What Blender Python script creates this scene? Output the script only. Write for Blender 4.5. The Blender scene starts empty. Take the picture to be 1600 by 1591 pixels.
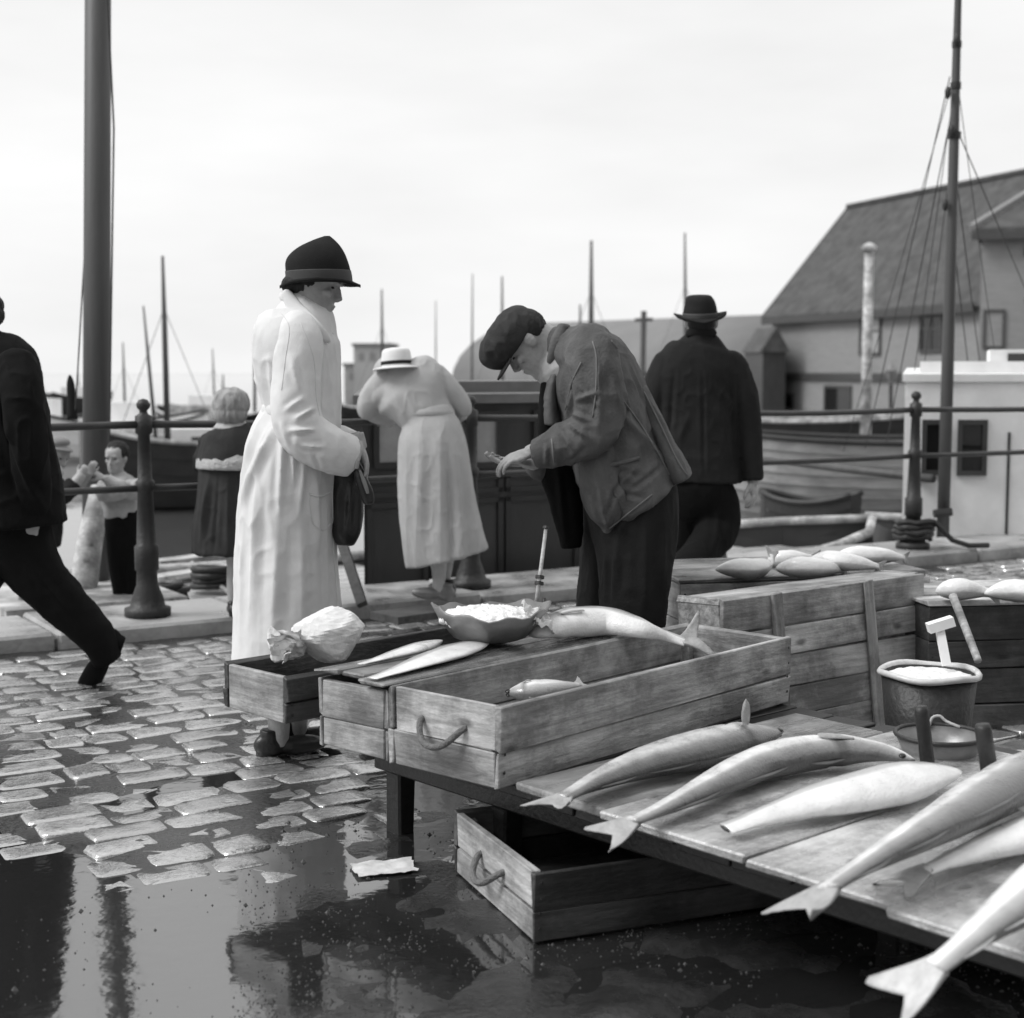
import bpy, bmesh, math, random
import numpy as np
from mathutils import Vector, Matrix, noise as mnoise
R = math.radians
random.seed(7); rng = np.random.default_rng(7)
scene = bpy.context.scene
COL = scene.collection

# ------------------------------------------------------------------ camera
FPX, CX, CY, EYE = 2350.0, 800.0, 795.5, 1.28       # focal length of the photograph in its own pixels
PITCH = math.atan((CY - 580.0) / FPX)
cam = bpy.data.cameras.new('camera'); camo = bpy.data.objects.new('camera', cam); COL.objects.link(camo)
camo.location = (0, 0, EYE); camo.rotation_euler = (R(90) - PITCH, 0, 0)
cam.sensor_width = 36; cam.lens = FPX / 1600 * 36; cam.clip_end = 3000; cam.clip_start = 0.05
cam.dof.use_dof = True; cam.dof.focus_distance = 4.4; cam.dof.aperture_fstop = 3.6
scene.camera = camo

# ------------------------------------------------------------------ sky, sun, exposure
SUN_EL, SUN_AZ = 46, -104       # azimuth measured from +Y (away from the camera) towards +X
w = bpy.data.worlds.new('World'); scene.world = w; w.use_nodes = True
nt = w.node_tree; nt.nodes.clear()
N_ = nt.nodes.new; L_ = nt.links.new
out = N_('ShaderNodeOutputWorld'); bg = N_('ShaderNodeBackground'); sky = N_('ShaderNodeTexSky')
sky.sky_type = 'NISHITA'; sky.sun_disc = False; sky.sun_elevation = R(SUN_EL); sky.sun_rotation = R(SUN_AZ)
sky.dust_density = 6; sky.air_density = 1.0; sky.ozone_density = 0.5
bw = N_('ShaderNodeRGBToBW'); L_(sky.outputs[0], bw.inputs[0])
tc = N_('ShaderNodeTexCoord'); mp = N_('ShaderNodeMapping'); L_(tc.outputs['Generated'], mp.inputs[0])
mp.inputs['Scale'].default_value = (1.3, 1.3, 5.0); mp.inputs['Rotation'].default_value = (0.25, 0.2, 0.4)
nz = N_('ShaderNodeTexNoise'); nz.inputs['Scale'].default_value = 2.3; nz.inputs['Detail'].default_value = 6; nz.inputs['Roughness'].default_value = 0.5
L_(mp.outputs[0], nz.inputs['Vector'])
cr = N_('ShaderNodeMapRange'); L_(nz.outputs[0], cr.inputs[0])
cr.inputs['From Min'].default_value = 0.3; cr.inputs['From Max'].default_value = 0.68
cr.inputs['To Min'].default_value = 6.6; cr.inputs['To Max'].default_value = 7.7
mx = N_('ShaderNodeMix'); mx.data_type = 'FLOAT'; mx.inputs[0].default_value = 0.9      # cloud cover over the clear sky
L_(bw.outputs[0], mx.inputs[2]); L_(cr.outputs[0], mx.inputs[3])
L_(mx.outputs[0], bg.inputs['Color']); bg.inputs['Strength'].default_value = 0.10
L_(bg.outputs[0], out.inputs[0])
sl = bpy.data.lights.new('sun', 'SUN'); sl.energy = 1.5; sl.angle = R(22); sl.color = (1, 1, 1)
so = bpy.data.objects.new('sun', sl); COL.objects.link(so)
sd = Vector((math.sin(R(SUN_AZ)) * math.cos(R(SUN_EL)), math.cos(R(SUN_AZ)) * math.cos(R(SUN_EL)), math.sin(R(SUN_EL))))
so.rotation_euler = sd.to_track_quat('Z', 'Y').to_euler()
vs = scene.view_settings; vs.view_transform = 'Standard'; vs.look = 'None'; vs.gamma = 1; vs.exposure = 0.5
vs.use_curve_mapping = False

# ------------------------------------------------------------------ places: a ray of the photograph meets a level or a distance
def ray(px, py):
    u = (px - CX) / FPX; v = (CY - py) / FPX
    return Vector((u, math.cos(PITCH) + v * math.sin(PITCH), -math.sin(PITCH) + v * math.cos(PITCH)))
def G(px, py, z=0.0):
    r = ray(px, py); t = (z - EYE) / r.z
    return Vector((r.x * t, r.y * t, z))
def D(px, py, d):
    r = ray(px, py); t = d / r.y
    return Vector((r.x * t, d, EYE + r.z * t))

# ------------------------------------------------------------------ materials
MATS = {}
def mat(name, base, rough=0.7, vary=0.25, scale=6.0, stretch=(1, 1, 1), bump=0.0, bscale=60.0, spec=0.5, ior=1.5, coat=0.0,
        metal=0.0, scales=0.0, tone=None, objrand=0.0, streak=0.0, rvary=0.0):
    """grey procedural material: base value broken up by noise, fine relief, optional tone attribute (a colour pattern, on the fish with light mixed in)"""
    m = bpy.data.materials.new(name); m.use_nodes = True
    t = m.node_tree; b = t.nodes['Principled BSDF']; nd = t.nodes.new; ln = t.links.new
    co = nd('ShaderNodeTexCoord'); oi = nd('ShaderNodeObjectInfo')
    ad = nd('ShaderNodeVectorMath'); ad.operation = 'MULTIPLY_ADD'
    cmb = nd('ShaderNodeCombineXYZ'); ln(oi.outputs['Random'], cmb.inputs[0]); ln(oi.outputs['Random'], cmb.inputs[1]); ln(oi.outputs['Random'], cmb.inputs[2])
    ln(cmb.outputs[0], ad.inputs[0]); ad.inputs[1].default_value = (37, 53, 71); ln(co.outputs['Object'], ad.inputs[2])
    ma = nd('ShaderNodeMapping'); ma.inputs['Scale'].default_value = stretch; ln(ad.outputs[0], ma.inputs[0])
    n1 = nd('ShaderNodeTexNoise'); n1.inputs['Scale'].default_value = scale; n1.inputs['Detail'].default_value = 7; n1.inputs['Roughness'].default_value = 0.62
    ln(ma.outputs[0], n1.inputs['Vector'])
    mr = nd('ShaderNodeMapRange'); ln(n1.outputs[0], mr.inputs[0])
    mr.inputs['From Min'].default_value = 0.27; mr.inputs['From Max'].default_value = 0.73
    mr.inputs['To Min'].default_value = 1 - vary; mr.inputs['To Max'].default_value = 1 + vary
    cur = mr.outputs[0]
    def mul(a, bsock=None, val=None):
        q = nd('ShaderNodeMath'); q.operation = 'MULTIPLY'; ln(a, q.inputs[0])
        if bsock is not None: ln(bsock, q.inputs[1])
        else: q.inputs[1].default_value = val
        return q.outputs[0]
    if streak:      # long grain
        wv = nd('ShaderNodeTexNoise'); wv.inputs['Scale'].default_value = 9; wv.inputs['Detail'].default_value = 5; wv.inputs['Distortion'].default_value = 0.6
        m2 = nd('ShaderNodeMapping'); m2.inputs['Scale'].default_value = (0.35, 7, 7); ln(ad.outputs[0], m2.inputs[0]); ln(m2.outputs[0], wv.inputs['Vector'])
        r2 = nd('ShaderNodeMapRange'); ln(wv.outputs[0], r2.inputs[0]); r2.inputs['From Min'].default_value = 0.3; r2.inputs['From Max'].default_value = 0.7
        r2.inputs['To Min'].default_value = 1 - streak; r2.inputs['To Max'].default_value = 1 + streak * 0.6
        cur = mul(cur, r2.outputs[0])
        kn = nd('ShaderNodeTexVoronoi'); kn.inputs['Scale'].default_value = 5.5
        m3 = nd('ShaderNodeMapping'); m3.inputs['Scale'].default_value = (0.7, 1.6, 1.6); ln(ad.outputs[0], m3.inputs[0]); ln(m3.outputs[0], kn.inputs['Vector'])
        r3 = nd('ShaderNodeMapRange'); ln(kn.outputs['Distance'], r3.inputs[0]); r3.inputs['From Min'].default_value = 0.05; r3.inputs['From Max'].default_value = 0.13
        r3.inputs['To Min'].default_value = 0.35; r3.inputs['To Max'].default_value = 1.0
        cur = mul(cur, r3.outputs[0])
    if streak:      # damp stains and grime
        sn = nd('ShaderNodeTexNoise'); sn.inputs['Scale'].default_value = 3.2; sn.inputs['Detail'].default_value = 8; sn.inputs['Roughness'].default_value = 0.7
        ln(ad.outputs[0], sn.inputs['Vector'])
        r6 = nd('ShaderNodeMapRange'); ln(sn.outputs[0], r6.inputs[0]); r6.inputs['From Min'].default_value = 0.42; r6.inputs['From Max'].default_value = 0.58
        r6.inputs['To Min'].default_value = 0.5; r6.inputs['To Max'].default_value = 1.15
        cur = mul(cur, r6.outputs[0])
    if objrand:
        r4 = nd('ShaderNodeMapRange'); ln(oi.outputs['Random'], r4.inputs[0]); r4.inputs['To Min'].default_value = 1 - objrand; r4.inputs['To Max'].default_value = 1 + objrand
        cur = mul(cur, r4.outputs[0])
    if tone:
        at = nd('ShaderNodeAttribute'); at.attribute_name = 'tone'
        rp = nd('ShaderNodeValToRGB'); ln(at.outputs['Fac'], rp.inputs[0])
        rp.color_ramp.elements.remove(rp.color_ramp.elements[0])
        first = True
        for pos, val in tone:
            if first: e = rp.color_ramp.elements[0]; e.position = pos; first = False
            else: e = rp.color_ramp.elements.new(pos)
            e.color = (val, val, val, 1)
        cur = mul(cur, rp.outputs[0])
    else:
        cur = mul(cur, None, base)
    ln(cur, b.inputs['Base Color'])
    b.inputs['Roughness'].default_value = rough
    if rvary:
        r5 = nd('ShaderNodeMapRange'); ln(n1.outputs[0], r5.inputs[0]); r5.inputs['From Min'].default_value = 0.35; r5.inputs['From Max'].default_value = 0.65
        r5.inputs['To Min'].default_value = max(0.02, rough - rvary); r5.inputs['To Max'].default_value = min(1, rough + rvary); ln(r5.outputs[0], b.inputs['Roughness'])
    b.inputs['Specular IOR Level'].default_value = spec; b.inputs['IOR'].default_value = ior; b.inputs['Metallic'].default_value = metal
    if coat: b.inputs['Coat Weight'].default_value = coat; b.inputs['Coat Roughness'].default_value = 0.12
    if bump:
        n2 = nd('ShaderNodeTexNoise'); n2.inputs['Scale'].default_value = bscale; n2.inputs['Detail'].default_value = 5
        ln(ma.outputs[0], n2.inputs['Vector'])
        bp = nd('ShaderNodeBump'); bp.inputs['Strength'].default_value = bump; bp.inputs['Distance'].default_value = 0.01
        ln(n2.outputs[0], bp.inputs['Height']); ln(bp.outputs[0], b.inputs['Normal'])
        if scales:
            vo_ = nd('ShaderNodeTexVoronoi'); vo_.inputs['Scale'].default_value = 190; ln(co.outputs['Object'], vo_.inputs['Vector'])
            b3 = nd('ShaderNodeBump'); b3.inputs['Strength'].default_value = scales; b3.inputs['Distance'].default_value = 0.004
            ln(vo_.outputs['Distance'], b3.inputs['Height']); ln(bp.outputs[0], b3.inputs['Normal']); ln(b3.outputs[0], b.inputs['Normal'])
    MATS[name] = m
    return m
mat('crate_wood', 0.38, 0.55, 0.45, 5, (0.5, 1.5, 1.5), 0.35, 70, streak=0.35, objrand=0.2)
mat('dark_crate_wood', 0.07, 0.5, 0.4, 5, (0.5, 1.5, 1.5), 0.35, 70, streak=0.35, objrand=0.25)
mat('wet_board', 0.24, 0.3, 0.45, 4, (0.5, 1.5, 1.5), 0.25, 60, streak=0.3, objrand=0.2, rvary=0.12)
mat('slimed_board', 0.46, 0.3, 0.5, 5.0, (0.7, 1.3, 1.3), 0.45, 110, rvary=0.15, spec=0.7, ior=1.9, streak=0.18)
mat('black_timber', 0.02, 0.5, 0.4, 6, (0.5, 1.5, 1.5), 0.3, 50)
mat('pale_wood', 0.55, 0.6, 0.3, 6, (0.5, 2, 2), 0.2, 60, streak=0.2)
mat('rope', 0.16, 0.9, 0.3, 40, bump=0.8, bscale=160)
mat('coat', 0.70, 0.8, 0.10, 5, bump=0.12, bscale=220, spec=0.12)
mat('white_dress', 0.44, 0.85, 0.1, 6, bump=0.2, bscale=260, spec=0.12)
mat('white_straw', 0.8, 0.8, 0.06, 9, bump=0.2, bscale=200)
mat('dark_felt', 0.021, 0.9, 0.25, 8, bump=0.2, bscale=250, spec=0.12)
mat('felt_band', 0.055, 0.7, 0.15, 8)
mat('work_jacket', 0.115, 0.75, 0.38, 7, bump=0.3, bscale=120, spec=0.12)
mat('pale_seam', 0.6, 0.8, 0.15, 20)
mat('seam', 0.16, 0.8, 0.2, 20)
mat('dark_trousers', 0.020, 0.85, 0.3, 6, bump=0.25, bscale=150, spec=0.12)
mat('flat_cap', 0.05, 0.85, 0.25, 12, bump=0.4, bscale=200, spec=0.12)
mat('dark_suit', 0.021, 0.85, 0.25, 8, bump=0.2, bscale=200, spec=0.12)
mat('black_suit', 0.007, 0.85, 0.25, 8, bump=0.2, bscale=200, spec=0.12)
mat('girl_coat', 0.045, 0.9, 0.25, 10, bump=0.3, bscale=200, spec=0.12)
mat('fur_trim', 0.5, 0.95, 0.2, 30, bump=0.8, bscale=120)
mat('skin', 0.36, 0.45, 0.2, 22, bump=0.25, bscale=90)
mat('pale_skin', 0.45, 0.5, 0.1, 14)
mat('dark_hair', 0.03, 0.55, 0.3, 30, (1, 1, 0.3), 0.5, 120, spec=0.12)
mat('fair_hair', 0.3, 0.5, 0.4, 30, (1, 1, 0.25), 0.6, 120)
mat('jersey', 0.4, 0.9, 0.2, 20, bump=0.4, bscale=150)
mat('black_leather', 0.018, 0.35, 0.3, 8, bump=0.2, bscale=80)
mat('bag_lining', 0.2, 0.6, 0.2, 10)
mat('eye_dark', 0.02, 0.2, 0.1)
mat('iron', 0.026, 0.5, 0.35, 9, bump=0.4, bscale=50)
mat('rail_iron', 0.045, 0.42, 0.3, 9, bump=0.2, bscale=50)
mat('granite', 0.34, 0.4, 0.5, 4, bump=0.5, bscale=40, rvary=0.2, objrand=0.15)
mat('sett', 0.24, 0.12, 0.6, 9, bump=0.28, bscale=14, spec=0.9, ior=3.0, rvary=0.08, objrand=0.35)
mat('street_mud', 0.03, 0.28, 0.5, 9, bump=0.35, bscale=60, spec=0.5, ior=1.5, rvary=0.12)
mat('grit', 0.06, 0.6, 0.5, 30)
mat('enamel', 0.62, 0.3, 0.25, 14, bump=0.25, bscale=30)
mat('galvanised', 0.22, 0.4, 0.35, 8, metal=0.4, bump=0.2, bscale=25)
mat('newspaper', 0.72, 0.9, 0.18, 22, bump=0.2, bscale=90)
mat('ice', 0.85, 0.45, 0.12, 30, bump=0.7, bscale=60)
mat('varnish', 0.042, 0.38, 0.25, 5, (1, 1, 0.3), 0.15, 40)
mat('varnish_panel', 0.032, 0.4, 0.25, 5, (1, 1, 0.3), 0.15, 40)
mat('cabin_roof', 0.16, 0.6, 0.3, 5)
mat('window_glass', 0.015, 0.06, 0.1)
mat('pale_glass', 0.3, 0.15, 0.2, 8)
mat('white_paint', 0.86, 0.45, 0.08, 6, bump=0.15, bscale=30)
mat('frame_dark', 0.05, 0.5, 0.2)
mat('hull_dark', 0.03, 0.45, 0.3, 4)
mat('hull_wood', 0.36, 0.5, 0.3, 5, (0.3, 2, 2), 0.2, 40, objrand=0.15)
mat('deck_wood', 0.42, 0.3, 0.3, 4, (0.3, 2, 2), 0.2, 40, objrand=0.2, rvary=0.1)
mat('mast_wood', 0.075, 0.55, 0.25, 4, (3, 3, 0.25), 0.15, 40)
mat('far_mast', 0.09, 0.7, 0.15, 2)
mat('siding', 0.24, 0.75, 0.12, 1.2, (1, 1, 6), 0.3, 8)
mat('siding_light', 0.24, 0.75, 0.12, 1.2, (1, 1, 6), 0.3, 8)
mat('roof_tile', 0.07, 0.85, 0.5, 1.5, (1, 1, 1), 1.0, 5)
mat('shed_roof', 0.18, 0.8, 0.15, 0.3, bump=0.4, bscale=1.5)
mat('shed_wall', 0.24, 0.8, 0.1, 0.3)
mat('house_paint', 0.55, 0.7, 0.1, 1.2, (1, 1, 6), 0.2, 8)
mat('far_stone', 0.36, 0.8, 0.1, 0.4)
FISH_TONE = [(0.0, 0.78), (0.45, 0.70), (0.54, 0.42), (0.68, 0.28), (0.86, 0.17), (1.0, 0.08)]  # belly-to-back colouring, with light on the upper flank put into the ramp
mat('fish_skin', 1, scales=0.12, rough=0.34, vary=0.35, scale=16, bump=0.22, bscale=120, spec=0.7, tone=FISH_TONE, coat=0.5, rvary=0.1)
mat('fish_pale', 1, scales=0.12, rough=0.34, vary=0.16, scale=14, bump=0.18, bscale=120, spec=0.7, coat=0.5, rvary=0.1, tone=[(0, 0.84), (0.5, 0.78), (0.64, 0.5), (0.8, 0.36), (1.0, 0.2)])
mat('fish_dark', 1, scales=0.12, rough=0.34, vary=0.45, scale=18, bump=0.25, bscale=120, spec=0.7, coat=0.5, rvary=0.1, tone=[(0, 0.6), (0.4, 0.5), (0.58, 0.28), (0.76, 0.12), (1.0, 0.03)])
mat('fin', 0.36, 0.4, 0.3, 30, (1, 1, 1), 0.3, 120)
mat('fin_dark', 0.10, 0.4, 0.3, 30)
mat('fin_pale', 0.55, 0.4, 0.25, 30, (1, 1, 1), 0.3, 120)
mat('fish_mouth', 0.03, 0.4, 0.2)
# the sheets of water
def water_mat(name, base, rough, wscale, wdist, ior, detail=3):
    m = bpy.data.materials.new(name); m.use_nodes = True; t = m.node_tree; b = t.nodes['Principled BSDF']
    b.inputs['Base Color'].default_value = (base, base, base, 1); b.inputs['Roughness'].default_value = rough; b.inputs['IOR'].default_value = ior
    co = t.nodes.new('ShaderNodeTexCoord'); n = t.nodes.new('ShaderNodeTexNoise'); n.inputs['Scale'].default_value = wscale; n.inputs['Detail'].default_value = detail
    t.links.new(co.outputs['Object'], n.inputs['Vector'])
    bp = t.nodes.new('ShaderNodeBump'); bp.inputs['Strength'].default_value = 1; bp.inputs['Distance'].default_value = wdist
    t.links.new(n.outputs[0], bp.inputs['Height']); t.links.new(bp.outputs[0], b.inputs['Normal'])
    MATS[name] = m
water_mat('puddle_water', 0.02, 0.06, 11, 0.0010, 3.0)
water_mat('harbour_water', 0.08, 0.03, 2.0, 0.004, 2.2, 3)

# ------------------------------------------------------------------ object helpers
def link(name, me, parent=None, m=None):
    o = bpy.data.objects.new(name, me); COL.objects.link(o)
    if m is not None and me is not None and not me.materials: me.materials.append(MATS[m] if isinstance(m, str) else m)
    if parent is not None: o.parent = parent
    return o
def tag(o, label=None, cat=None, group=None, kind=None):
    if label: o['label'] = label
    if cat: o['category'] = cat
    if group: o['group'] = group
    if kind: o['kind'] = kind
    return o
def empty(name, loc, label, cat, rotz=0.0, group=None):
    o = bpy.data.objects.new(name, None); COL.objects.link(o); o.location = loc; o.rotation_euler = (0, 0, rotz); o.empty_display_size = 0.1
    return tag(o, label, cat, group)
def mesh(name, V, Fc, smooth=False):
    me = bpy.data.meshes.new(name); me.from_pydata([tuple(v) for v in V], [], [tuple(f) for f in Fc]); me.update()
    bm = bmesh.new(); bm.from_mesh(me); bmesh.ops.recalc_face_normals(bm, faces=bm.faces); bm.to_mesh(me); bm.free()
    if smooth: me.polygons.foreach_set('use_smooth', [True] * len(me.polygons))
    return me
def worldloc(o):
    return Vector(o.location) if o.parent is None else worldloc(o.parent) + Vector(o.location)
def obj(name, V, Fc, m, parent=None, smooth=False, world=True, origin=None):
    """mesh object; with world=True the points are world points and (unrotated) parents are subtracted"""
    off = Vector((0, 0, 0))
    if parent is not None and world: off = worldloc(parent)
    if parent is None and origin is not None: off = Vector(origin)
    me = mesh(name, [Vector(v) - off for v in V], Fc, smooth)
    o = link(name, me, parent, m)
    if parent is None and origin is not None: o.location = origin
    return o
def cbox(lx, ly, lz, c=0.003, jit=0.0):
    """chamfered box centred on the origin"""
    hx, hy, hz = lx / 2, ly / 2, lz / 2; c = min(c, hx * .6, hy * .6, hz * .6); V = []; Fc = []
    idx = {}
    for sx in (-1, 1):
        for sy in (-1, 1):
            for sz in (-1, 1):
                j = Vector((random.uniform(-jit, jit), random.uniform(-jit, jit), random.uniform(-jit, jit)))
                for k, p in enumerate(((hx - c, hy - c, hz), (hx - c, hy, hz - c), (hx, hy - c, hz - c))):
                    idx[(sx, sy, sz, k)] = len(V); V.append(Vector((p[0] * sx, p[1] * sy, p[2] * sz)) + j)
    S = (-1, 1)
    for s in S:
        q = [(-1, -1), (1, -1), (1, 1), (-1, 1)]
        Fc.append([idx[(a, b, s, 0)] for a, b in q]); Fc.append([idx[(a, s, b, 1)] for a, b in q]); Fc.append([idx[(s, a, b, 2)] for a, b in q])
    for a in S:
        for b in S:
            Fc.append([idx[(-1, a, b, 0)], idx[(1, a, b, 0)], idx[(1, a, b, 1)], idx[(-1, a, b, 1)]])
            Fc.append([idx[(a, -1, b, 0)], idx[(a, 1, b, 0)], idx[(a, 1, b, 2)], idx[(a, -1, b, 2)]])
            Fc.append([idx[(a, b, -1, 1)], idx[(a, b, 1, 1)], idx[(a, b, 1, 2)], idx[(a, b, -1, 2)]])
            for c_ in S: Fc.append([idx[(a, b, c_, k)] for k in range(3)])
    return V, Fc
def plank(name, size, loc, m, parent, rot=(0, 0, 0), c=0.0025, jit=0.004):
    """a board of its own: local coordinates of the parent, grain along its x axis"""
    V, Fc = cbox(*size, c=c, jit=jit)
    o = link(name, mesh(name, V, Fc), parent, m); o.location = loc; o.rotation_euler = rot
    return o
def join(*parts):
    V = []; Fc = []
    for v, f in parts:
        n = len(V); V += [Vector(p) for p in v]; Fc += [[i + n for i in q] for q in f]
    return V, Fc
def lathe(prof, n=16, c=(0, 0, 0)):
    V = []; Fc = []; c = Vector(c)
    for r, z in prof:
        for i in range(n): a = 2 * math.pi * i / n; V.append(c + Vector((r * math.cos(a), r * math.sin(a), z)))
    for k in range(len(prof) - 1):
        for i in range(n): j = (i + 1) % n; Fc.append([k * n + i, k * n + j, (k + 1) * n + j, (k + 1) * n + i])
    Fc.append(list(range(n))[::-1]); Fc.append([(len(prof) - 1) * n + i for i in range(n)])
    return V, Fc
def crom(P, sub):
    """Catmull-Rom through rows of numbers"""
    P = np.array(P, float); n = len(P)
    if n < 3: 
        t = np.linspace(0, 1, sub + 1)[:, None]; return P[0] * (1 - t) + P[-1] * t
    o = []
    for i in range(n - 1):
        p0 = P[max(i - 1, 0)]; p1 = P[i]; p2 = P[i + 1]; p3 = P[min(i + 2, n - 1)]
        for k in range(sub):
            t = k / sub
            o.append(0.5 * ((2 * p1) + (-p0 + p2) * t + (2 * p0 - 5 * p1 + 4 * p2 - p3) * t * t + (-p0 + 3 * p1 - 3 * p2 + p3) * t ** 3))
    o.append(P[-1]); return np.array(o)
def tube(pts, r, n=8, sub=1, r2=None):
    """round bar through world points, radius r (a number or one per point)"""
    rr = [r] * len(pts) if not hasattr(r, '__len__') else r
    rows = [list(p) + [q] for p, q in zip(pts, rr)]
    C = crom(rows, sub) if sub > 1 else np.array(rows, float)
    V = []; Fc = []; ref = None
    for i, c in enumerate(C):
        a = Vector(C[max(i - 1, 0)][:3]); b = Vector(C[min(i + 1, len(C) - 1)][:3]); t = (b - a).normalized()
        if ref is None: ref = t.orthogonal().normalized()
        ref = (ref - t * ref.dot(t)).normalized(); bn = t.cross(ref)
        for k in range(n): an = 2 * math.pi * k / n; V.append(Vector(c[:3]) + (ref * math.cos(an) + bn * math.sin(an)) * max(c[3], 1e-4))
    m_ = len(C)
    for i in range(m_ - 1):
        for k in range(n): j = (k + 1) % n; Fc.append([i * n + k, i * n + j, (i + 1) * n + j, (i + 1) * n + k])
    Fc.append(list(range(n))[::-1]); Fc.append([(m_ - 1) * n + k for k in range(n)])
    return V, Fc
def beam(a, b, wy, wz, up=(0, 0, 1)):
    """square bar between two points"""
    a = Vector(a); b = Vector(b); t = (b - a).normalized(); up = Vector(up); s = t.cross(up).normalized(); q = s.cross(t)
    V = []
    for p in (a, b):
        for i, j in ((-1, -1), (1, -1), (1, 1), (-1, 1)): V.append(p + s * i * wy / 2 + q * j * wz / 2)
    return V, [[0, 1, 2, 3], [7, 6, 5, 4], [0, 4, 5, 1], [1, 5, 6, 2], [2, 6, 7, 3], [3, 7, 4, 0]]
def prism(poly, depth):
    """polygon of world points extruded by a vector"""
    n = len(poly); dv = Vector(depth); V = [Vector(p) for p in poly] + [Vector(p) + dv for p in poly]
    return V, [list(range(n)), [n + i for i in range(n)][::-1]] + [[i, (i + 1) % n, n + (i + 1) % n, n + i] for i in range(n)]
def ellipsoid(c, X, Y, Z, nu=16, nv=10):
    V = []; Fc = []; c = Vector(c)
    for j in range(1, nv):
        th = math.pi * j / nv
        for i in range(nu):
            a = 2 * math.pi * i / nu; V.append(c + Vector(X) * math.sin(th) * math.cos(a) + Vector(Y) * math.sin(th) * math.sin(a) + Vector(Z) * math.cos(th))
    t = len(V); V.append(c + Vector(Z)); V.append(c - Vector(Z))
    for j in range(nv - 2):
        for i in range(nu): k = (i + 1) % nu; Fc.append([j * nu + i, j * nu + k, (j + 1) * nu + k, (j + 1) * nu + i])
    for i in range(nu): k = (i + 1) % nu; Fc.append([t, k, i]); Fc.append([t + 1, (nv - 2) * nu + i, (nv - 2) * nu + k])
    return V, Fc
def vnoise(p):
    p = np.asarray(p, float); i = np.floor(p).astype(np.int64); f = p - i; f = f * f * (3 - 2 * f)
    def h(a, b, c):
        n = (a * 374761393 + b * 668265263 + c * 2147483647) & 0xffffffff
        n = ((n ^ (n >> 13)) * 1274126177) & 0xffffffff
        return ((n ^ (n >> 16)) & 0xffff) / 65535.0
    r = 0
    for dx in (0, 1):
        for dy in (0, 1):
            for dz in (0, 1):
                wgt = (f[:, 0] if dx else 1 - f[:, 0]) * (f[:, 1] if dy else 1 - f[:, 1]) * (f[:, 2] if dz else 1 - f[:, 2])
                r = r + wgt * h(i[:, 0] + dx, i[:, 1] + dy, i[:, 2] + dz)
    return r
def fuse(parts, voxel=0.006, smooth=4, folds=None, name='m'):
    """joins closed shapes into one continuous surface, then lets folds(V, N) push it about"""
    V, Fc = join(*parts)
    me = mesh('tmp', V, Fc); o = link('tmp', me)
    r = o.modifiers.new('r', 'REMESH'); r.mode = 'VOXEL'; r.voxel_size = voxel; r.use_smooth_shade = True
    s = o.modifiers.new('s', 'SMOOTH'); s.iterations = smooth; s.factor = 0.5
    dg = bpy.context.evaluated_depsgraph_get(); dg.update()
    nm = bpy.data.meshes.new_from_object(o.evaluated_get(dg)); nm.name = name
    bpy.data.objects.remove(o); bpy.data.meshes.remove(me)
    n = len(nm.vertices); co = np.empty(n * 3); nm.vertices.foreach_get('co', co); co = co.reshape(-1, 3)
    if folds is not None:
        no = np.empty(n * 3); nm.vertices.foreach_get('normal', no); no = no.reshape(-1, 3)
        co = co + no * folds(co, no)[:, None]
    nm.vertices.foreach_set('co', co.ravel()); nm.materials.clear(); nm.update()
    nm.polygons.foreach_set('use_smooth', [True] * len(nm.polygons))
    return nm
def place(name, me, m, parent=None, origin=None):
    """links a world-space mesh as an object whose origin is its parent's or the given point"""
    off = worldloc(parent) if parent is not None else Vector(origin or (0, 0, 0))
    me.transform(Matrix.Translation(-off)); o = link(name, me, parent, m)
    if parent is None: o.location = off
    return o

# ================================================================== THE SETTING
QA = R(31.8); QU = Vector((math.cos(QA), math.sin(QA), 0)); QN = Vector((-math.sin(QA), math.cos(QA), 0)); QK = Vector((-2.26, 6.65, 0))
def Q(u, n, z=0.0): return QK + QU * u + QN * n + Vector((0, 0, z))
def qcoord(p): d = Vector((p[0], p[1], 0)) - QK; return d.dot(QU), d.dot(QN)
SEA = -0.8
# harbour water out to the horizon
hw = obj('harbour_water', [Q(-900, .5, SEA), Q(900, .5, SEA), Q(900, 1400, SEA), Q(-900, 1400, SEA)], [[0, 1, 2, 3]], 'harbour_water'); tag(hw, kind='structure')
# street: one sheet, level falling gently into the puddle in front of the cart
def level(x, y):
    n1 = mnoise.noise(Vector((x * .9 + 3, y * .9, 1.7))); n2 = mnoise.noise(Vector((x * 2.6, y * 2.6, 5.1)))
    t = (y - 0.10 * x - 4.0 + n1 * .9 + n2 * .4) / 1.6; t = min(1, max(0, t)); t = t * t * (3 - 2 * t)
    return -0.013 + 0.036 * t + n2 * .009 + .005 * mnoise.noise(Vector((x * 7, y * 7, 2.2))) + .016 * math.exp(-((x + .72) / .42) ** 2 - ((y - 4.1) / .5) ** 2)
def mud(x, y):      # silt and trodden fish waste breaking the water in front of the stall
    wgt = max(0, 1 - ((x - .35) / 1.15) ** 2) * max(0, 1 - ((y - 3.3) / 1.15) ** 2)
    if wgt <= 0: return 0
    q = mnoise.noise(Vector((x * 5, y * 5, 3.3))) + .7 * mnoise.noise(Vector((x * 14, y * 14, 8.1)))
    return wgt * (.020 + .03 * q)
xs = [-60, -20, -8] + list(np.arange(-4.5, 4.51, .05)) + [8, 20, 60]
ns = [-60, -25, -12] + list(np.arange(-8.4, 0.01, .05)) + [.05]
SV = []; SF = []
for n_ in ns:
    for u_ in xs:
        p = Q(u_ + 1.2 + n_ * .0, n_); SV.append((p.x, p.y, level(p.x, p.y) - .0042 + mud(p.x, p.y)))
nx = len(xs)
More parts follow.
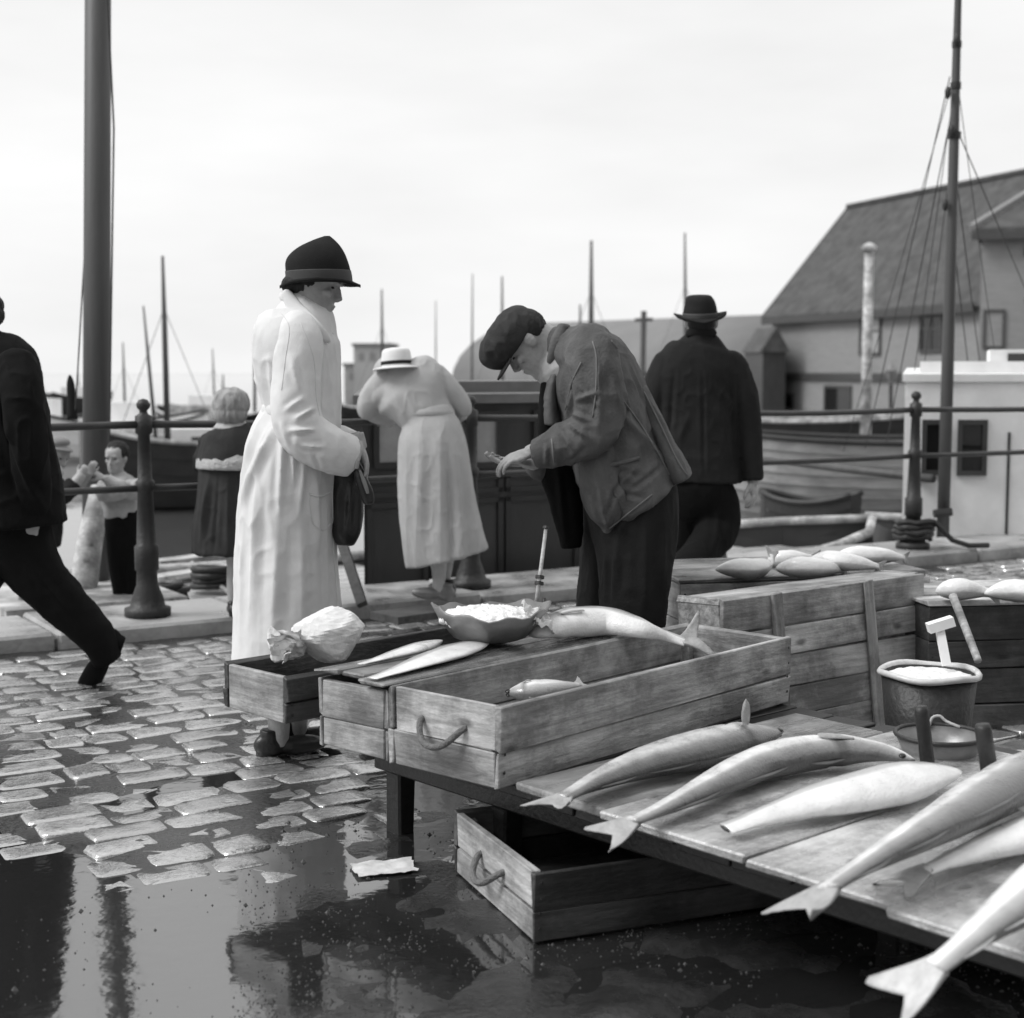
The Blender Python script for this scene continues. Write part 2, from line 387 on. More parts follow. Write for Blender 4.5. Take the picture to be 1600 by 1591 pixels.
for j in range(len(ns) - 1):
    for i in range(nx - 1): SF.append([j * nx + i, j * nx + i + 1, (j + 1) * nx + i + 1, (j + 1) * nx + i])
street = obj('street', SV, SF, 'street_mud', smooth=True); tag(street, kind='structure')
# puddle: a level sheet of standing water, the setts rise out of it
PV = []; PF = []
pd = obj('puddle', [(-14, -6, 0), (12, -6, 0), (12, 7.6, 0), (-14, 7.6, 0)], [[0, 1, 2, 3]], 'puddle_water'); tag(pd, kind='structure')
PUDDLE = pd
# cut the sheet to the street side of the kerb
pd.data.clear_geometry(); pd.data.from_pydata([tuple(Q(-14, 0, 0)), tuple(Q(9, 0, 0)), tuple(Q(9, -16, 0)), tuple(Q(-14, -16, 0))], [], [[0, 3, 2, 1]])
# granite setts laid in rows along the quay
def sett_mesh(k):
    r = random.Random(100 + k); V = []; Fc = []; n = 12
    base = []
    for i in range(n):
        a = 2 * math.pi * (i + .5) / n; c, s = math.cos(a), math.sin(a); e = 0.3
        base.append((.5 * math.copysign(abs(c) ** e, c) * r.uniform(.92, 1.02), .5 * math.copysign(abs(s) ** e, s) * r.uniform(.9, 1.03)))
    for sc, z in ((1.0, -1.0), (1.0, -.10), (.94, -.025), (.55, r.uniform(-.03, .03))):
        for x, y in base: V.append((x * sc, y * sc, z + (r.uniform(-.03, .03) if z > -.2 else 0)))
    V.append((0, 0, r.uniform(0, .03)))
    for j in range(3):
        for i in range(n): k2 = (i + 1) % n; Fc.append([j * n + i, j * n + k2, (j + 1) * n + k2, (j + 1) * n + i])
    for i in range(n): Fc.append([3 * n + i, 3 * n + (i + 1) % n, 4 * n])
    me = mesh('sett', V, Fc, True); me.materials.append(MATS['sett']); return me
SETTS = [sett_mesh(k) for k in range(7)]
cand = []; row = 0; v = -0.09
while v > -8.2:
    rw = random.uniform(.115, .155); uu = -5.5 + random.uniform(0, .2)
    while uu < 8.5:
        ln_ = random.uniform(.13, .25); p = Q(uu + ln_ / 2, v - rw / 2)
        z = level(p.x, p.y) + random.gauss(0, .0022)
        if z > -.006 and -4.2 < p.x < 4.5 and p.y > 3.55:
            pxs = 800 + FPX * p.x / p.y; vis = -60 < pxs < 640
            cand.append((0 if (vis and p.y < 7.6) else 1, p.y, p, ln_ - random.uniform(.001, .008), rw - random.uniform(.001, .007), z))
        uu += ln_
    v -= rw
cand.sort(key=lambda c: (c[0], c[1]))
RV = []; RF = []
for i, (_, _, p, a, b, z) in enumerate(cand):
    M = Matrix.Translation((p.x, p.y, z)) @ Matrix.Rotation(QA + random.gauss(0, .035), 4, 'Z') @ Matrix.Rotation(random.gauss(0, .010), 4, 'X') @ Matrix.Rotation(random.gauss(0, .010), 4, 'Y') @ Matrix.Diagonal((a, b, .09, 1))
    me = SETTS[i % 7]
    if i < 300:
        o = link('sett', me, street); o.matrix_local = M
    else:
        n0 = len(RV); RV += [M @ q.co for q in me.vertices]; RF += [[n0 + t for t in f.vertices] for f in me.polygons]
if RV:
    rs = obj('sett_paving', RV, RF, 'sett', street, smooth=True); tag(rs, kind='stuff')
# grit and fish scales lying in the shallow water
GV = []; GF = []
for i in range(15000):
    px = random.uniform(-40, 1640); py = 1190 + 430 * random.random() ** .8; p = G(px, py, 0)
    q = mnoise.noise(Vector((p.x * 2.2, p.y * 2.2, 9))) + .55 * mnoise.noise(Vector((p.x * 9, p.y * 9, 2)))
    edge = 380 + (py - 1240) * -.05
    if px < edge and random.random() > .10: continue
    if q < random.uniform(-.35, .35): continue
    s = random.uniform(.0010, .0036) * (2.2 if random.random() < .06 else 1); n0 = len(GV); a = random.uniform(0, 6.3)
    for k in range(4):
        GV.append((p.x + s * 1.5 * math.cos(a + k * 1.57), p.y + s * random.uniform(.7, 1.3) * math.sin(a + k * 1.57), -.002))
    GV.append((p.x, p.y, s * random.uniform(.7, 1.3))); GF += [[n0, n0 + 1, n0 + 4], [n0 + 1, n0 + 2, n0 + 4], [n0 + 2, n0 + 3, n0 + 4], [n0 + 3, n0, n0 + 4]]
gr = obj('grit', GV, GF, 'grit'); tag(gr, 'wet grit and fish scales strewn in the puddle', 'grit', kind='stuff')
# quay edge: coping stones and the wall below them
qw = obj('quay_wall', *join(prism([Q(-30, .03, .06), Q(40, .03, .06), Q(40, .6, .06), Q(-30, .6, .06)], (0, 0, -3.5))), 'granite'); tag(qw, kind='structure')
uu = -5.0
while uu < 11:
    ln_ = random.uniform(.9, 1.5)
    V, Fc = cbox(ln_ - .012, .64, .2, c=.014, jit=.006); M = Matrix.Translation(Q(uu + ln_ / 2, .31, .0 + random.uniform(-.004, .004))) @ Matrix.Rotation(QA, 4, 'Z')
    o = link('coping_stone', mesh('coping_stone', V, Fc), qw, 'granite'); o.matrix_local = M
    uu += ln_
COPE = 0.10

# ------------------------------------------------------------------ unseen houses added behind the camera to block low sky light
def shading_house(u0, u1, hgt, m, label, nwin, floors):
    n0 = -13.5; r = empty('shading_house', Q((u0 + u1) / 2, n0), label, 'house')
    obj('wall', *prism([Q(u0, n0, -.05), Q(u1, n0, -.05), Q(u1, n0 - 9, -.05), Q(u0, n0 - 9, -.05)], (0, 0, hgt)), m, r)
    obj('roof', *prism([Q(u0, n0 + .3, hgt - .1), Q(u0, n0 - 9.3, hgt - .1), Q(u0, n0 - 4.5, hgt + 4)], QU * (u1 - u0)), 'roof_tile', r)
    sp_ = (u1 - u0) / nwin
    for fl_ in range(floors):
        for k in range(nwin):
            a = u0 + sp_ * (k + .5); z0 = 1.0 + fl_ * 3.1
            if fl_ == 0 and k == nwin // 2:
                dr = obj('door', *prism([Q(a - .5, n0 - .02, .1), Q(a + .5, n0 - .02, .1), Q(a + .5, n0 + .05, .1), Q(a - .5, n0 + .05, .1)], (0, 0, 2.2)), 'varnish', r); continue
            wf = obj('window', *join(*[prism([Q(p, n0 - .02, c), Q(q, n0 - .02, c), Q(q, n0 + .06, c), Q(p, n0 + .06, c)], (0, 0, d_ - c)) for p, q, c, d_ in ((a - .5, a + .5, z0, z0 + .09), (a - .5, a + .5, z0 + 1.6, z0 + 1.69), (a - .5, a - .42, z0 + .09, z0 + 1.6), (a + .42, a + .5, z0 + .09, z0 + 1.6), (a - .03, a + .03, z0 + .09, z0 + 1.6))]), 'white_paint', r)
            obj('pane', *prism([Q(a - .43, n0 - .02, z0 + .08), Q(a + .43, n0 - .02, z0 + .08), Q(a + .43, n0 + .02, z0 + .08), Q(a - .43, n0 + .02, z0 + .08)], (0, 0, 1.53)), 'window_glass', wf)
for (a, b, h_, m_, l_, nw, fl_) in ((-22, -9, 7.0, 'house_paint', 'unseen white boarded house added to shade the quay at the far end of the street', 5, 3), (-8.9, 1.5, 10.2, 'shed_wall', 'unseen tall grey house added to shade the quay', 4, 3),
                                  (1.6, 12, 8.0, 'house_paint', 'unseen white boarded house added to shade the quay beside the tall grey one', 4, 2), (12.1, 24, 9, 'siding', 'unseen dark boarded gabled house added to shade the quay', 5, 2)):
    shading_house(a, b, h_, m_, l_, nw, fl_)

# ------------------------------------------------------------------ iron railing
FN = 0.24
def fence_u(px):       # where along the fence a column of the photograph meets it
    lo, hi = -6, 14
    for _ in range(50):
        m_ = (lo + hi) / 2; p = Q(m_, FN); c = 800 + FPX * p.x / p.y
        if c < px: lo = m_
        else: hi = m_
    return lo
fl = Q(fence_u(735), FN, COPE)
fence = empty('railing', fl, 'dark cast iron railing with turned posts along the quay edge', 'railing')
PP = [(.112, 0), (.112, .035), (.085, .045), (.078, .08), (.052, .15), (.049, .215), (.058, .222), (.058, .335), (.047, .345), (.037, .6), (.046, .61), (.046, .65), (.035, .66),
      (.029, .875), (.041, .885), (.041, .965), (.022, .975), (.018, .99), (.031, 1.005), (.034, 1.022), (.022, 1.042), (.004, 1.048)]
pm = mesh('post', *lathe(PP, 16), True); pm.materials.append(MATS['iron'])
PU = [fence_u(225), fence_u(735), fence_u(1430)]
PU = [PU[0] - 2.2] + PU[:2] + [(PU[1] + PU[2]) / 2, PU[2], PU[2] + 2.2]
for u_ in PU:
    o = link('post', pm, fence); o.location = Q(u_, FN, COPE) - fl
for zz, rr in ((.925, .019), (.618, .017)):
    for a, b in zip(PU[:-1], PU[1:]):
        sag = .012 if zz > .9 else .006
        obj('rail', *tube([Q(a, FN, COPE + zz), Q((a + b) / 2, FN, COPE + zz - sag), Q(b, FN, COPE + zz)], rr, 10, 3), 'rail_iron', fence, True)

# ------------------------------------------------------------------ boats
def hull(root, L, B, z0, z1, m, n=7, sheer=.25, nst=18, rot=QA, stern=.75, rim='pale_wood', deck=None, deckz=None, deckm='deck_wood'):
    """planked hull about the root's place: strakes are parts; x along the hull (rotated by rot)"""
    c = worldloc(root); c.z = 0; ca, sa = math.cos(rot), math.sin(rot)
    def W(x, y, z): return Vector((c.x + x * ca - y * sa, c.y + x * sa + y * ca, z))
    def sec(s, v, side):
        e = max(0.0, 1 - abs(s) ** 2.6) if s > 0 else max(0.0, 1 - (1 - stern) * abs(s) ** 2.2)
        b = B / 2 * (e ** .7); top = z1 + sheer * s * s; bot = z0 + .22 * s ** 4 * (z1 - z0)
        return W(s * L / 2, side * b * (v ** .45) + side * .01, bot + (top - bot) * v)
    for side in (-1, 1):
        for k in range(n):
            V = []; Fc = []
            for i in range(nst + 1):
                s = -1 + 2 * i / nst
                lo = sec(s, (k + .02) / n, side); hi = sec(s, (k + 1.04) / n, side); o_ = Vector((-side * -sa, side * -ca, 0)) * .0
                outw = Vector((-sa * side, ca * side, 0)) * .022
                V += [lo + outw, hi, hi - outw * .6, lo]
            for i in range(nst):
                for q in range(4): q2 = (q + 1) % 4; Fc.append([i * 4 + q, i * 4 + q2, (i + 1) * 4 + q2, (i + 1) * 4 + q])
            Fc += [[0, 1, 2, 3], [nst * 4 + 3, nst * 4 + 2, nst * 4 + 1, nst * 4]]
            obj('strake', V, Fc, m, root)
        pts = [sec(-1 + 2 * i / nst, 1.0, side) + Vector((0, 0, .02)) for i in range(nst + 1)]
        obj('gunwale', *tube(pts, .04, 6), rim, root, True)
    # transom
    obj('transom', [sec(-1, v, sd_) for sd_ in (-1, 1) for v in (0, .25, .5, .75, 1)], [[0, 1, 6, 5], [1, 2, 7, 6], [2, 3, 8, 7], [3, 4, 9, 8]], m, root)
    if deck:
        dz = deckz if deckz is not None else z1 - .05; nb = deck; 
        for k in range(nb):
            y0 = -B / 2 + B * k / nb + .006; y1 = -B / 2 + B * (k + 1) / nb - .006; ym = max(abs(y0), abs(y1)) / (B / 2)
            xm = 1.0
            sM = (max(0.0, 1 - min(1, ym * 1.0) ** (1 / .7))) ** (1 / 2.6) * L / 2 * .985
            xa = -L / 2 * .985 if ym < stern ** .7 else -sM * .8
            P = [W(xa, y0, dz), W(sM, y0, dz), W(sM, y1, dz), W(xa, y1, dz)]
            obj('deck_plank', *prism(P, (0, 0, -.03)), deckm, root)
    return W, sec
def cabin_panels(root, u0, u1, n0, n1, z0, z1, wm, pm_, rim, wins, panels, roofm='cabin_roof', slope=.03, over=.06, sv=None, fv=None, org=None):
    """deckhouse standing along the quay direction: walls, recessed panels with frames, windows, roof"""
    sv = Vector(sv).normalized() if sv else QN; fv = Vector(fv).normalized() if fv else QU; og = org if org is not None else globals()['Q'](u0, n0)
    def Q(u, n, z=0.0): return Vector((og.x, og.y, 0)) + fv * (u - u0) + sv * (n - n0) + Vector((0, 0, z))
    o = obj('wall', *join(prism([Q(u0, n0, z0), Q(u1, n0, z0), Q(u1, n1, z0), Q(u0, n1, z0)], (0, 0, z1 - z0))), wm, root)
    for (a, b, c, d) in panels:      # raised frames round sunk panels, on the quay side
        for (p, q, r_, s) in ((a, b, c, c + .03), (a, b, d - .03, d), (a, a + .035, c, d), (b - .035, b, c, d)):
            obj('panel_frame', *prism([Q(p, n0 - .018, r_), Q(q, n0 - .018, r_), Q(q, n0 + .004, r_), Q(p, n0 + .004, r_)], (0, 0, s - r_)), pm_, root)
    for (a, b, c, d, gm) in wins:
        wf = obj('window', *join(*[prism([Q(p, n0 - .03, r_), Q(q, n0 - .03, r_), Q(q, n0 + .005, r_), Q(p, n0 + .005, r_)], (0, 0, s - r_))
               for (p, q, r_, s) in ((a, b, c, c + .035), (a, b, d - .035, d), (a, a + .035, c + .035, d - .035), (b - .035, b, c + .035, d - .035))]), rim, root)
        obj('pane', *prism([Q(a + .03, n0 - .012, c + .03), Q(b - .03, n0 - .012, c + .03), Q(b - .03, n0 + .002, c + .03), Q(a + .03, n0 + .002, c + .03)], (0, 0, d - c - .06)), gm, wf)
    rf = obj('roof', *join(prism([Q(u0 - over, n0 - over, z1 + .002), Q(u1 + over, n0 - over, z1 + .002), Q(u1 + over, n1 + over, z1 + slope), Q(u0 - over, n1 + over, z1 + slope)], (0, 0, .055)),
           prism([Q(u0 + .1, n0 + .25, z1 + .05), Q(u1 - .1, n0 + .25, z1 + .05), Q(u1 - .1, n1 - .1, z1 + .05), Q(u0 + .1, n1 - .1, z1 + .05)], (0, 0, .05 + slope))), roofm, root)
    return o
# fishing boat with the varnished deckhouse, its big mast to the left of it
b1u = 2.6
b1 = empty('fishing_boat', Q(b1u, 2.0, SEA), 'fishing boat with dark varnished deckhouse and thick mast moored against the railing', 'boat')
hull(b1, 9.5, 2.5, SEA - .3, -.12, 'hull_dark', 5, .18, deck=13, deckz=-.15)
ucab = qcoord(G(567, 900, -.1))[0]
cu0 = qcoord(D(567, 700, 8.62))[0]; cu1 = cu0 + 1.56; cn = .93
zt = D(760, 607, 9.0).z - .09
cabin_panels(b1, cu0, cu1, cn, cn + 1.5, -.14, zt, 'varnish', 'varnish_panel', 'varnish_panel',
    [(cu0 + .07, cu0 + .34, .72, 1.03, 'pale_glass'), (cu0 + .72, cu0 + .93, .70, 1.04, 'pale_glass'), (cu0 + 1.16, cu0 + 1.4, .70, 1.04, 'window_glass')],
    [(cu0 + .02, cu0 + .42, -.02, .52), (cu0 + .44, cu0 + .94, -.02, .52), (cu0 + .96, cu0 + 1.5, -.02, .52), (cu0 + .02, cu0 + .42, .55, .66), (cu0 + .44, cu0 + .94, .55, .66), (cu0 + .96, cu0 + 1.5, .55, .66)], sv=(-.06, 1, 0))
mb = D(146, 800, 9.1); mb.z = -.15; mt = D(153, 0, 9.1); md_ = mt - mb
obj('mast', *tube([mb, mb + md_ * .5, mb + md_ * 1.5], [.084, .08, .072], 20), 'mast_wood', b1, True)
obj('mast_line', *tube([D(118, 640, 9.2), D(136, 330, 9.15), mb + md_ * 1.2], .005, 5), 'iron', b1)
obj('mast_line', *tube([D(171, 690, 8.98), D(178, 200, 8.98), mb + md_ * 1.3], .006, 5), 'iron', b1)
obj('furled_sail', *tube([D(113, 655, 9.6), D(112, 625, 9.6), D(110, 598, 9.6), D(109, 586, 9.6)], [.035, .03, .024, .006], 8, 4), 'dark_felt', b1, True)
obj('hatch', *join(prism([Q(.3, 1.3, -.15), Q(1.3, 1.3, -.15), Q(1.3, 2.4, -.15), Q(.3, 2.4, -.15)], (0, 0, .16))), 'pale_wood', b1)
obj('bulwark', *prism([Q(-1.9, .8, -.15), Q(.1, .8, -.15), Q(.1, .86, -.15), Q(-1.9, .86, -.15)], (0, 0, .14)), 'hull_dark', b1)
# pale spar leaning against the mast
sp = obj('spar', *tube([D(128, 940, 8.75), D(140, 850, 8.85), D(158, 762, 8.98)], [.083, .075, .06], 16, 3), 'pale_wood', None, True, origin=D(128, 940, 8.75))
tag(sp, 'stout pale peeled log leaning on the thick dark mast', 'log')
# boat with the white wheelhouse, lying with its house square to the quay corner
wO = D(1412, 700, 10.9); wF = Vector((.985, -.03, 0)).normalized(); wS = Vector((.27, .963, 0)).normalized()
def WQ(u, n, z=0.0): return Vector((wO.x, wO.y, 0)) + wF * u + wS * n + Vector((0, 0, z))
b2 = empty('fishing_boat', WQ(2.5, 1.0, SEA), 'boat with white painted wheelhouse and dark square windows', 'boat')
hull(b2, 5.2, 2.1, SEA - .3, -.06, 'hull_dark', 5, .08, rot=math.atan2(-.03, .985), stern=.95, deck=9, deckz=-.1)
zt2 = D(1440, 597, 10.95).z
cabin_panels(b2, 0, 2.6, 0, 1.6, -.1, zt2, 'white_paint', 'white_paint', 'frame_dark',
    [(.13, .30, .53, .93, 'window_glass'), (.385, .6, .525, .93, 'window_glass'), (1.3, 1.55, .52, .93, 'window_glass')], [], 'white_paint', .05, .02, wS, wF, wO)
obj('door_gap', *prism([WQ(.745, -.012, .02), WQ(.765, -.012, .02), WQ(.765, .004, .02), WQ(.745, .004, .02)], (0, 0, .82)), 'frame_dark', b2)
uz = zt2 + .09
obj('upper_house', *prism([WQ(.62, .5, uz), WQ(2.3, .5, uz), WQ(2.3, 1.3, uz), WQ(.62, 1.3, uz)], (0, 0, .15)), 'white_paint', b2)
for k in range(3):
    a = .75 + k * .45
    obj('window', *prism([WQ(a, .485, uz + .03), WQ(a + .3, .485, uz + .03), WQ(a + .3, .505, uz + .03), WQ(a, .505, uz + .03)], (0, 0, .09)), 'frame_dark', b2)
m0 = D(1473, 842, 10.7); m1 = D(1497, 0, 10.7); mv = m1 - m0
obj('mast', *tube([m0 - mv * .05, m0 + mv * .35, m0 + mv * .75, m0 + mv * 1.0, m0 + mv * 1.35], [.044, .043, .034, .024, .016], 12), 'mast_wood', b2, True)
for t_, r_ in ((.755, .048), (.845, .038), (.92, .034)):
    obj('mast_band', *tube([m0 + mv * (t_ - .006), m0 + mv * (t_ + .006)], r_, 10), 'iron', b2)
obj('cleat', *tube([D(1459, 803, 10.62), D(1487, 800, 10.62)], .03, 8), 'iron', b2)
for a, b in (((1352, 700, 12.2), (1484, 120, 10.75)), ((1385, 690, 12.0), (1486, 180, 10.75)), ((1535, 600, 11.6), (1488, 230, 10.75)), ((1515, 590, 11.3), (1484, 330, 10.75)), ((1640, 540, 12.2), (1490, 190, 10.75))):
    obj('shroud', *tube([D(*a), D(*b)], .0042, 5), 'iron', b2)
for k, (a, b) in enumerate((((1318, 705, 12.6), (1482, 150, 10.75)), ((1420, 640, 11.6), (1487, 165, 10.75)), ((1560, 590, 11.8), (1490, 80, 10.75)), ((1440, 600, 11.2), (1480, 300, 10.75)))):
    obj('halyard', *tube([D(*a), D(*a).lerp(D(*b), .5) + Vector((0, 0, -.04)), D(*b)], .003, 5, 3), 'iron', b2)
for px, py in ((1481, 145), (1487, 205), (1477, 320), (1495, 62)): obj('block', *ellipsoid(D(px, py, 10.66), (.022, 0, 0), (0, .02, 0), (0, 0, .045), 10, 8), 'iron', b2)
obj('boom', *tube([D(1180, 716, 12.4), D(1320, 733, 11.6), D(1458, 748, 10.75)], [.022, .03, .032], 8), 'mast_wood', b2, True)
# planked boat and its neighbours
def far_boat(px, py, d, L, B, h, m, rot, label, n=6, rim='pale_wood', masts=(), sheer=.3, group=None, stern=.75, deck=None, lines=True):
    c = D(px, py, d); c.z = SEA
    r = empty('boat', c, label, 'boat', group=group)
    hull(r, L, B, SEA - .2, SEA + h, m, n, sheer, 14, rot, stern, rim, deck, SEA + h * .8)
    for (mx_, base, top, rr, lean) in masts:
        a = D(mx_, base, d); b = D(mx_ + lean, top, d)
        obj('mast', *tube([a, a + (b - a) * .6, b], [rr, rr * .85, rr * .45], 8), 'far_mast', r, True)
        if rr > .03:
            q = a + (b - a) * .72
            if lines:
                for s in (-1, 1): obj('stay', *tube([q, a + Vector((s * (b - a).length * .28, 0, 0))], rr * .12, 4), 'far_mast', r)
    return r
far_boat(1395, 800, 20.5, 5.6, 1.9, 1.12, 'hull_wood', R(172), 'clinker planked wooden boat lying behind the white wheelhouse', 9, 'hull_dark', sheer=.18)
far_boat(1262, 800, 19.0, 1.25, .55, .42, 'hull_dark', R(150), 'small black hull added in place of a dark tarpaulin against the planked hull', 4, 'hull_dark', sheer=.12, deck=5)  # added hull standing in for a dark tarpaulin hung over the side
far_boat(1235, 700, 31, 4.4, 1.8, 1.05, 'hull_dark', R(176), 'black hulled boat with pale rail lying below the warehouse', 5, 'pale_wood', sheer=.1)
lb = far_boat(308, 760, 23, 3.4, 1.7, 1.0, 'hull_dark', R(18), 'black hulled boat with small white cabin and two bare masts', 5, 'pale_wood', [(262, 690, 400, .05, -8), (244, 690, 478, .03, -20)], sheer=.3)
c0 = D(300, 700, 23.2)
obj('cabin', *prism([c0 + Vector((-.25, -.3, -.2)), c0 + Vector((.75, -.1, -.2)), c0 + Vector((.6, .5, -.2)), c0 + Vector((-.4, .3, -.2))], (0, 0, .5)), 'white_paint', lb)
obj('window', *prism([c0 + Vector((.05, -.26, .0)), c0 + Vector((.3, -.21, .0)), c0 + Vector((.3, -.19, .0)), c0 + Vector((.05, -.24, .0))], (0, 0, .18)), 'frame_dark', lb)
FM = [(398, 523, 52, .06, 'far moored boat with one short mast beyond the girl'), (598, 452, 60, .075, 'far moored boat whose mast rises behind the white straw hat'),
      (737, 428, 66, .05, 'far moored boat with thin mast by the end of the vaulted shed'), (785, 432, 58, .075, 'far moored boat whose mast rises behind the cap of the bending man'),
      (923, 376, 55, .11, 'far moored boat with the thick banded mast before the vaulted shed'), (907, 476, 50, .07, 'far moored boat with stub mast before the vaulted shed'),
      (1072, 364, 62, .085, 'far moored boat whose mast rises behind the black hat'), (681, 470, 70, .04, 'far moored boat with thin mast beyond the white dress'),
      (348, 585, 48, .05, 'far moored boat with stub mast beyond the hair of the girl')]
FL = [(60, 640, 40, 'white_paint', 'white rowing boat beyond the thick mast'), (190, 655, 36, 'white_paint', 'white hulled boat with low cabin beyond the iron post'), (120, 625, 70, 'hull_dark', 'small dark boat far out beyond the thick mast'), (330, 640, 46, 'pale_wood', 'pale wooden boat beyond the girl')]
for i, (px, py, d, m_, l_) in enumerate(FL):
    fb_ = far_boat(px, py, d, 4.5, 1.7, .8, m_, R(12 + 25 * i), l_, 4, 'hull_dark', [(px + 6, py + 10, py - (70, 120, 45, 95)[i], .035, -4)], sheer=.3, group='boats moored across the harbour', lines=True)
    c1 = D(px, py, d); c1.z = SEA + .6
    obj('cabin', *prism([c1 + Vector((-.6, -.4, 0)), c1 + Vector((.5, -.4, 0)), c1 + Vector((.5, .4, 0)), c1 + Vector((-.6, .4, 0))], (0, 0, .75)), 'white_paint', fb_)
for i, (px, top, d, rr, lb_) in enumerate(FM):
    far_boat(px, 640, d, 6.0, 2.0, .55, 'hull_dark', R(10 + i * 17), lb_, 4, 'pale_wood', [(px, 655, top, rr, random.uniform(-2, 2))], sheer=.4, group='boats moored across the harbour', lines=(d > 54 and rr > .06))
# white flag pole and a tall utility pole on the far quay
fp = obj('flagpole', *join(tube([D(1352, 702, 29), D(1358, 392, 29)], [.11, .085], 12), lathe([(.06, 0), (.14, .03), (.15, .1), (.08, .16), (.01, .18)], 12, D(1358, 394, 29))), 'pale_wood', None, True, origin=D(1352, 702, 29))
tag(fp, 'white pole with round cap standing before the tile roofed warehouse', 'pole')
up0 = D(1003, 640, 60)
up = empty('utility_pole', up0, 'dark utility pole with cross arm before the vaulted shed', 'pole')
obj('pole', *tube([up0, D(1006, 486, 60)], .11, 8), 'far_mast', up)
obj('cross_arm', *tube([D(992, 500, 60), D(1020, 499, 60)], .07, 6), 'far_mast', up)
obj('cross_arm', *tube([D(985, 584, 60), D(1026, 584, 60)], .08, 6), 'far_mast', up)
lp0 = D(1392, 690, 40); lamp = empty('street_lamp', lp0, 'old street lamp with glass lantern before the warehouse wall', 'lamp')
obj('pole', *tube([lp0, D(1392, 600, 40)], .05, 8), 'iron', lamp)
obj('lantern', *lathe([(.06, 0), (.16, .3), (.17, .32), (.06, .45), (.02, .55)], 6, D(1392, 598, 40)), 'galvanised', lamp)

# ------------------------------------------------------------------ buildings across the water
def quad_window(root, A, ax, up_, outv, u0, u1, z0, z1, fm='frame_dark', gm='window_glass', bars=True, fw=.12):
    """window on a wall with origin A, direction ax: frame, pane, glazing bars"""
    P = lambda u, z, o: A + ax * u + Vector((0, 0, z)) + outv * o
    bx_ = lambda a, b, c, d, o0, o1: prism([P(a, c, o0), P(b, c, o0), P(b, c, o1), P(a, c, o1)], (0, 0, d - c))
    wf = obj('window', *join(bx_(u0, u1, z0, z0 + fw, -.02, .1), bx_(u0, u1, z1 - fw, z1, -.02, .1), bx_(u0, u0 + fw, z0 + fw, z1 - fw, -.02, .1), bx_(u1 - fw, u1, z0 + fw, z1 - fw, -.02, .1)), fm, root)
    obj('pane', *bx_(u0 + fw * .8, u1 - fw * .8, z0 + fw * .8, z1 - fw * .8, -.02, .03), gm, wf)
    if bars:
        um = (u0 + u1) / 2; zm = z0 + (z1 - z0) * .62
        obj('glazing_bar', *join(bx_(um - .04, um + .04, z0 + fw, z1 - fw, .03, .07), bx_(u0 + fw, u1 - fw, zm - .04, zm + .04, .032, .072)), fm, wf)
# warehouse: long eave side towards the harbour, steep tiled roof
dA, dB = 88.0, 69.0
wA = D(1205, 655, dA); wA.z = SEA; wB = D(1527, 655, dB); wB.z = SEA
wx = (wB - wA).normalized(); wl = (wB - wA).length; wo = Vector((wx.y, -wx.x, 0))
if wo.y > 0: wo = -wo
zeL = D(1203, 494, dA).z; zeR = D(1525, 464, dB).z; ze = (zeL + zeR) / 2; hd = 5.2
rl = wA - wo * hd; zr = EYE + (580 - 331) * rl.y / FPX
wh = empty('warehouse', wA, 'dark boarded warehouse with steep tiled roof across the water', 'warehouse')
wE = wB + wx * 10
obj('wall', *join(prism([wA, wE, wE - wo * hd * 2, wA - wo * hd * 2], (0, 0, ze - SEA))), 'siding', wh)
obj('gable', *prism([wA + Vector((0, 0, ze - SEA)) - wo * .01, wA - wo * hd * 2 + Vector((0, 0, ze - SEA)), rl + Vector((0, 0, zr - SEA - .15))], wx * .3), 'siding', wh)
e0 = wA + wo * .35 - wx * .5; r0 = rl - wx * .5
def zs(p, z): return Vector((p.x, p.y, z))
for s in (1, -1):
    ev = (wA - wo * hd) + wo * s * (hd + .4) - wx * .5; rv_ = rl - wx * .5
    obj('roof', *prism([zs(ev, ze - .35), zs(ev + wx * (wl + 11), ze - .35), zs(rv_ + wx * (wl + 11), zr), zs(rv_, zr)], (0, 0, .22)), 'roof_tile', wh)
# tile courses on the roof
for k in range(9):
    t_ = (k + .5) / 9; ev = wA + wo * .4 - wx * .45; a = zs(ev.lerp(r0, t_), ze - .35 + (zr - ze + .35) * t_ + .2)
obj('eave_board', *beam(zs(e0 + wo * .08, ze - .42), zs(e0 + wo * .08 + wx * (wl + .6), ze - .42), .12, .35), 'frame_dark', wh)
obj('verge_board', *beam(zs(wA + wo * .4 - wx * .55, ze - .25), zs(r0 - wx * .05, zr + .1), .1, .3), 'siding_light', wh)
obj('ridge_cap', *beam(zs(r0, zr + .2), zs(r0 + wx * (wl + 11), zr + .2), .5, .2), 'roof_tile', wh)
obj('string_course', *beam(zs(wA + wo * .1, zs(wA, 0).z + 1.0), zs(wB + wo * .1, 1.0), .2, .35), 'frame_dark', wh)
def wall_u(px):
    lo, hi = -5, wl + 12
    for _ in range(40):
        m_ = (lo + hi) / 2; p = wA + wx * m_
        if 800 + FPX * p.x / p.y < px: lo = m_
        else: hi = m_
    return lo
def wall_z(px, py): p = wA + wx * wall_u(px); return D(px, py, p.y).z
for (x0, x1, y0, y1, gm) in ((1341, 1374, 495, 556, 'pale_glass'), (1434, 1470, 492, 552, 'window_glass'), (1218, 1240, 614, 640, 'window_glass'), (1288, 1330, 602, 645, 'window_glass'), (1500, 1518, 606, 640, 'window_glass')):
    quad_window(wh, wA, wx, None, wo, wall_u(x0), wall_u(x1), wall_z(x0, y1) - SEA, wall_z(x0, y0) - SEA, gm=gm, bars=(y0 < 600), fw=.16)
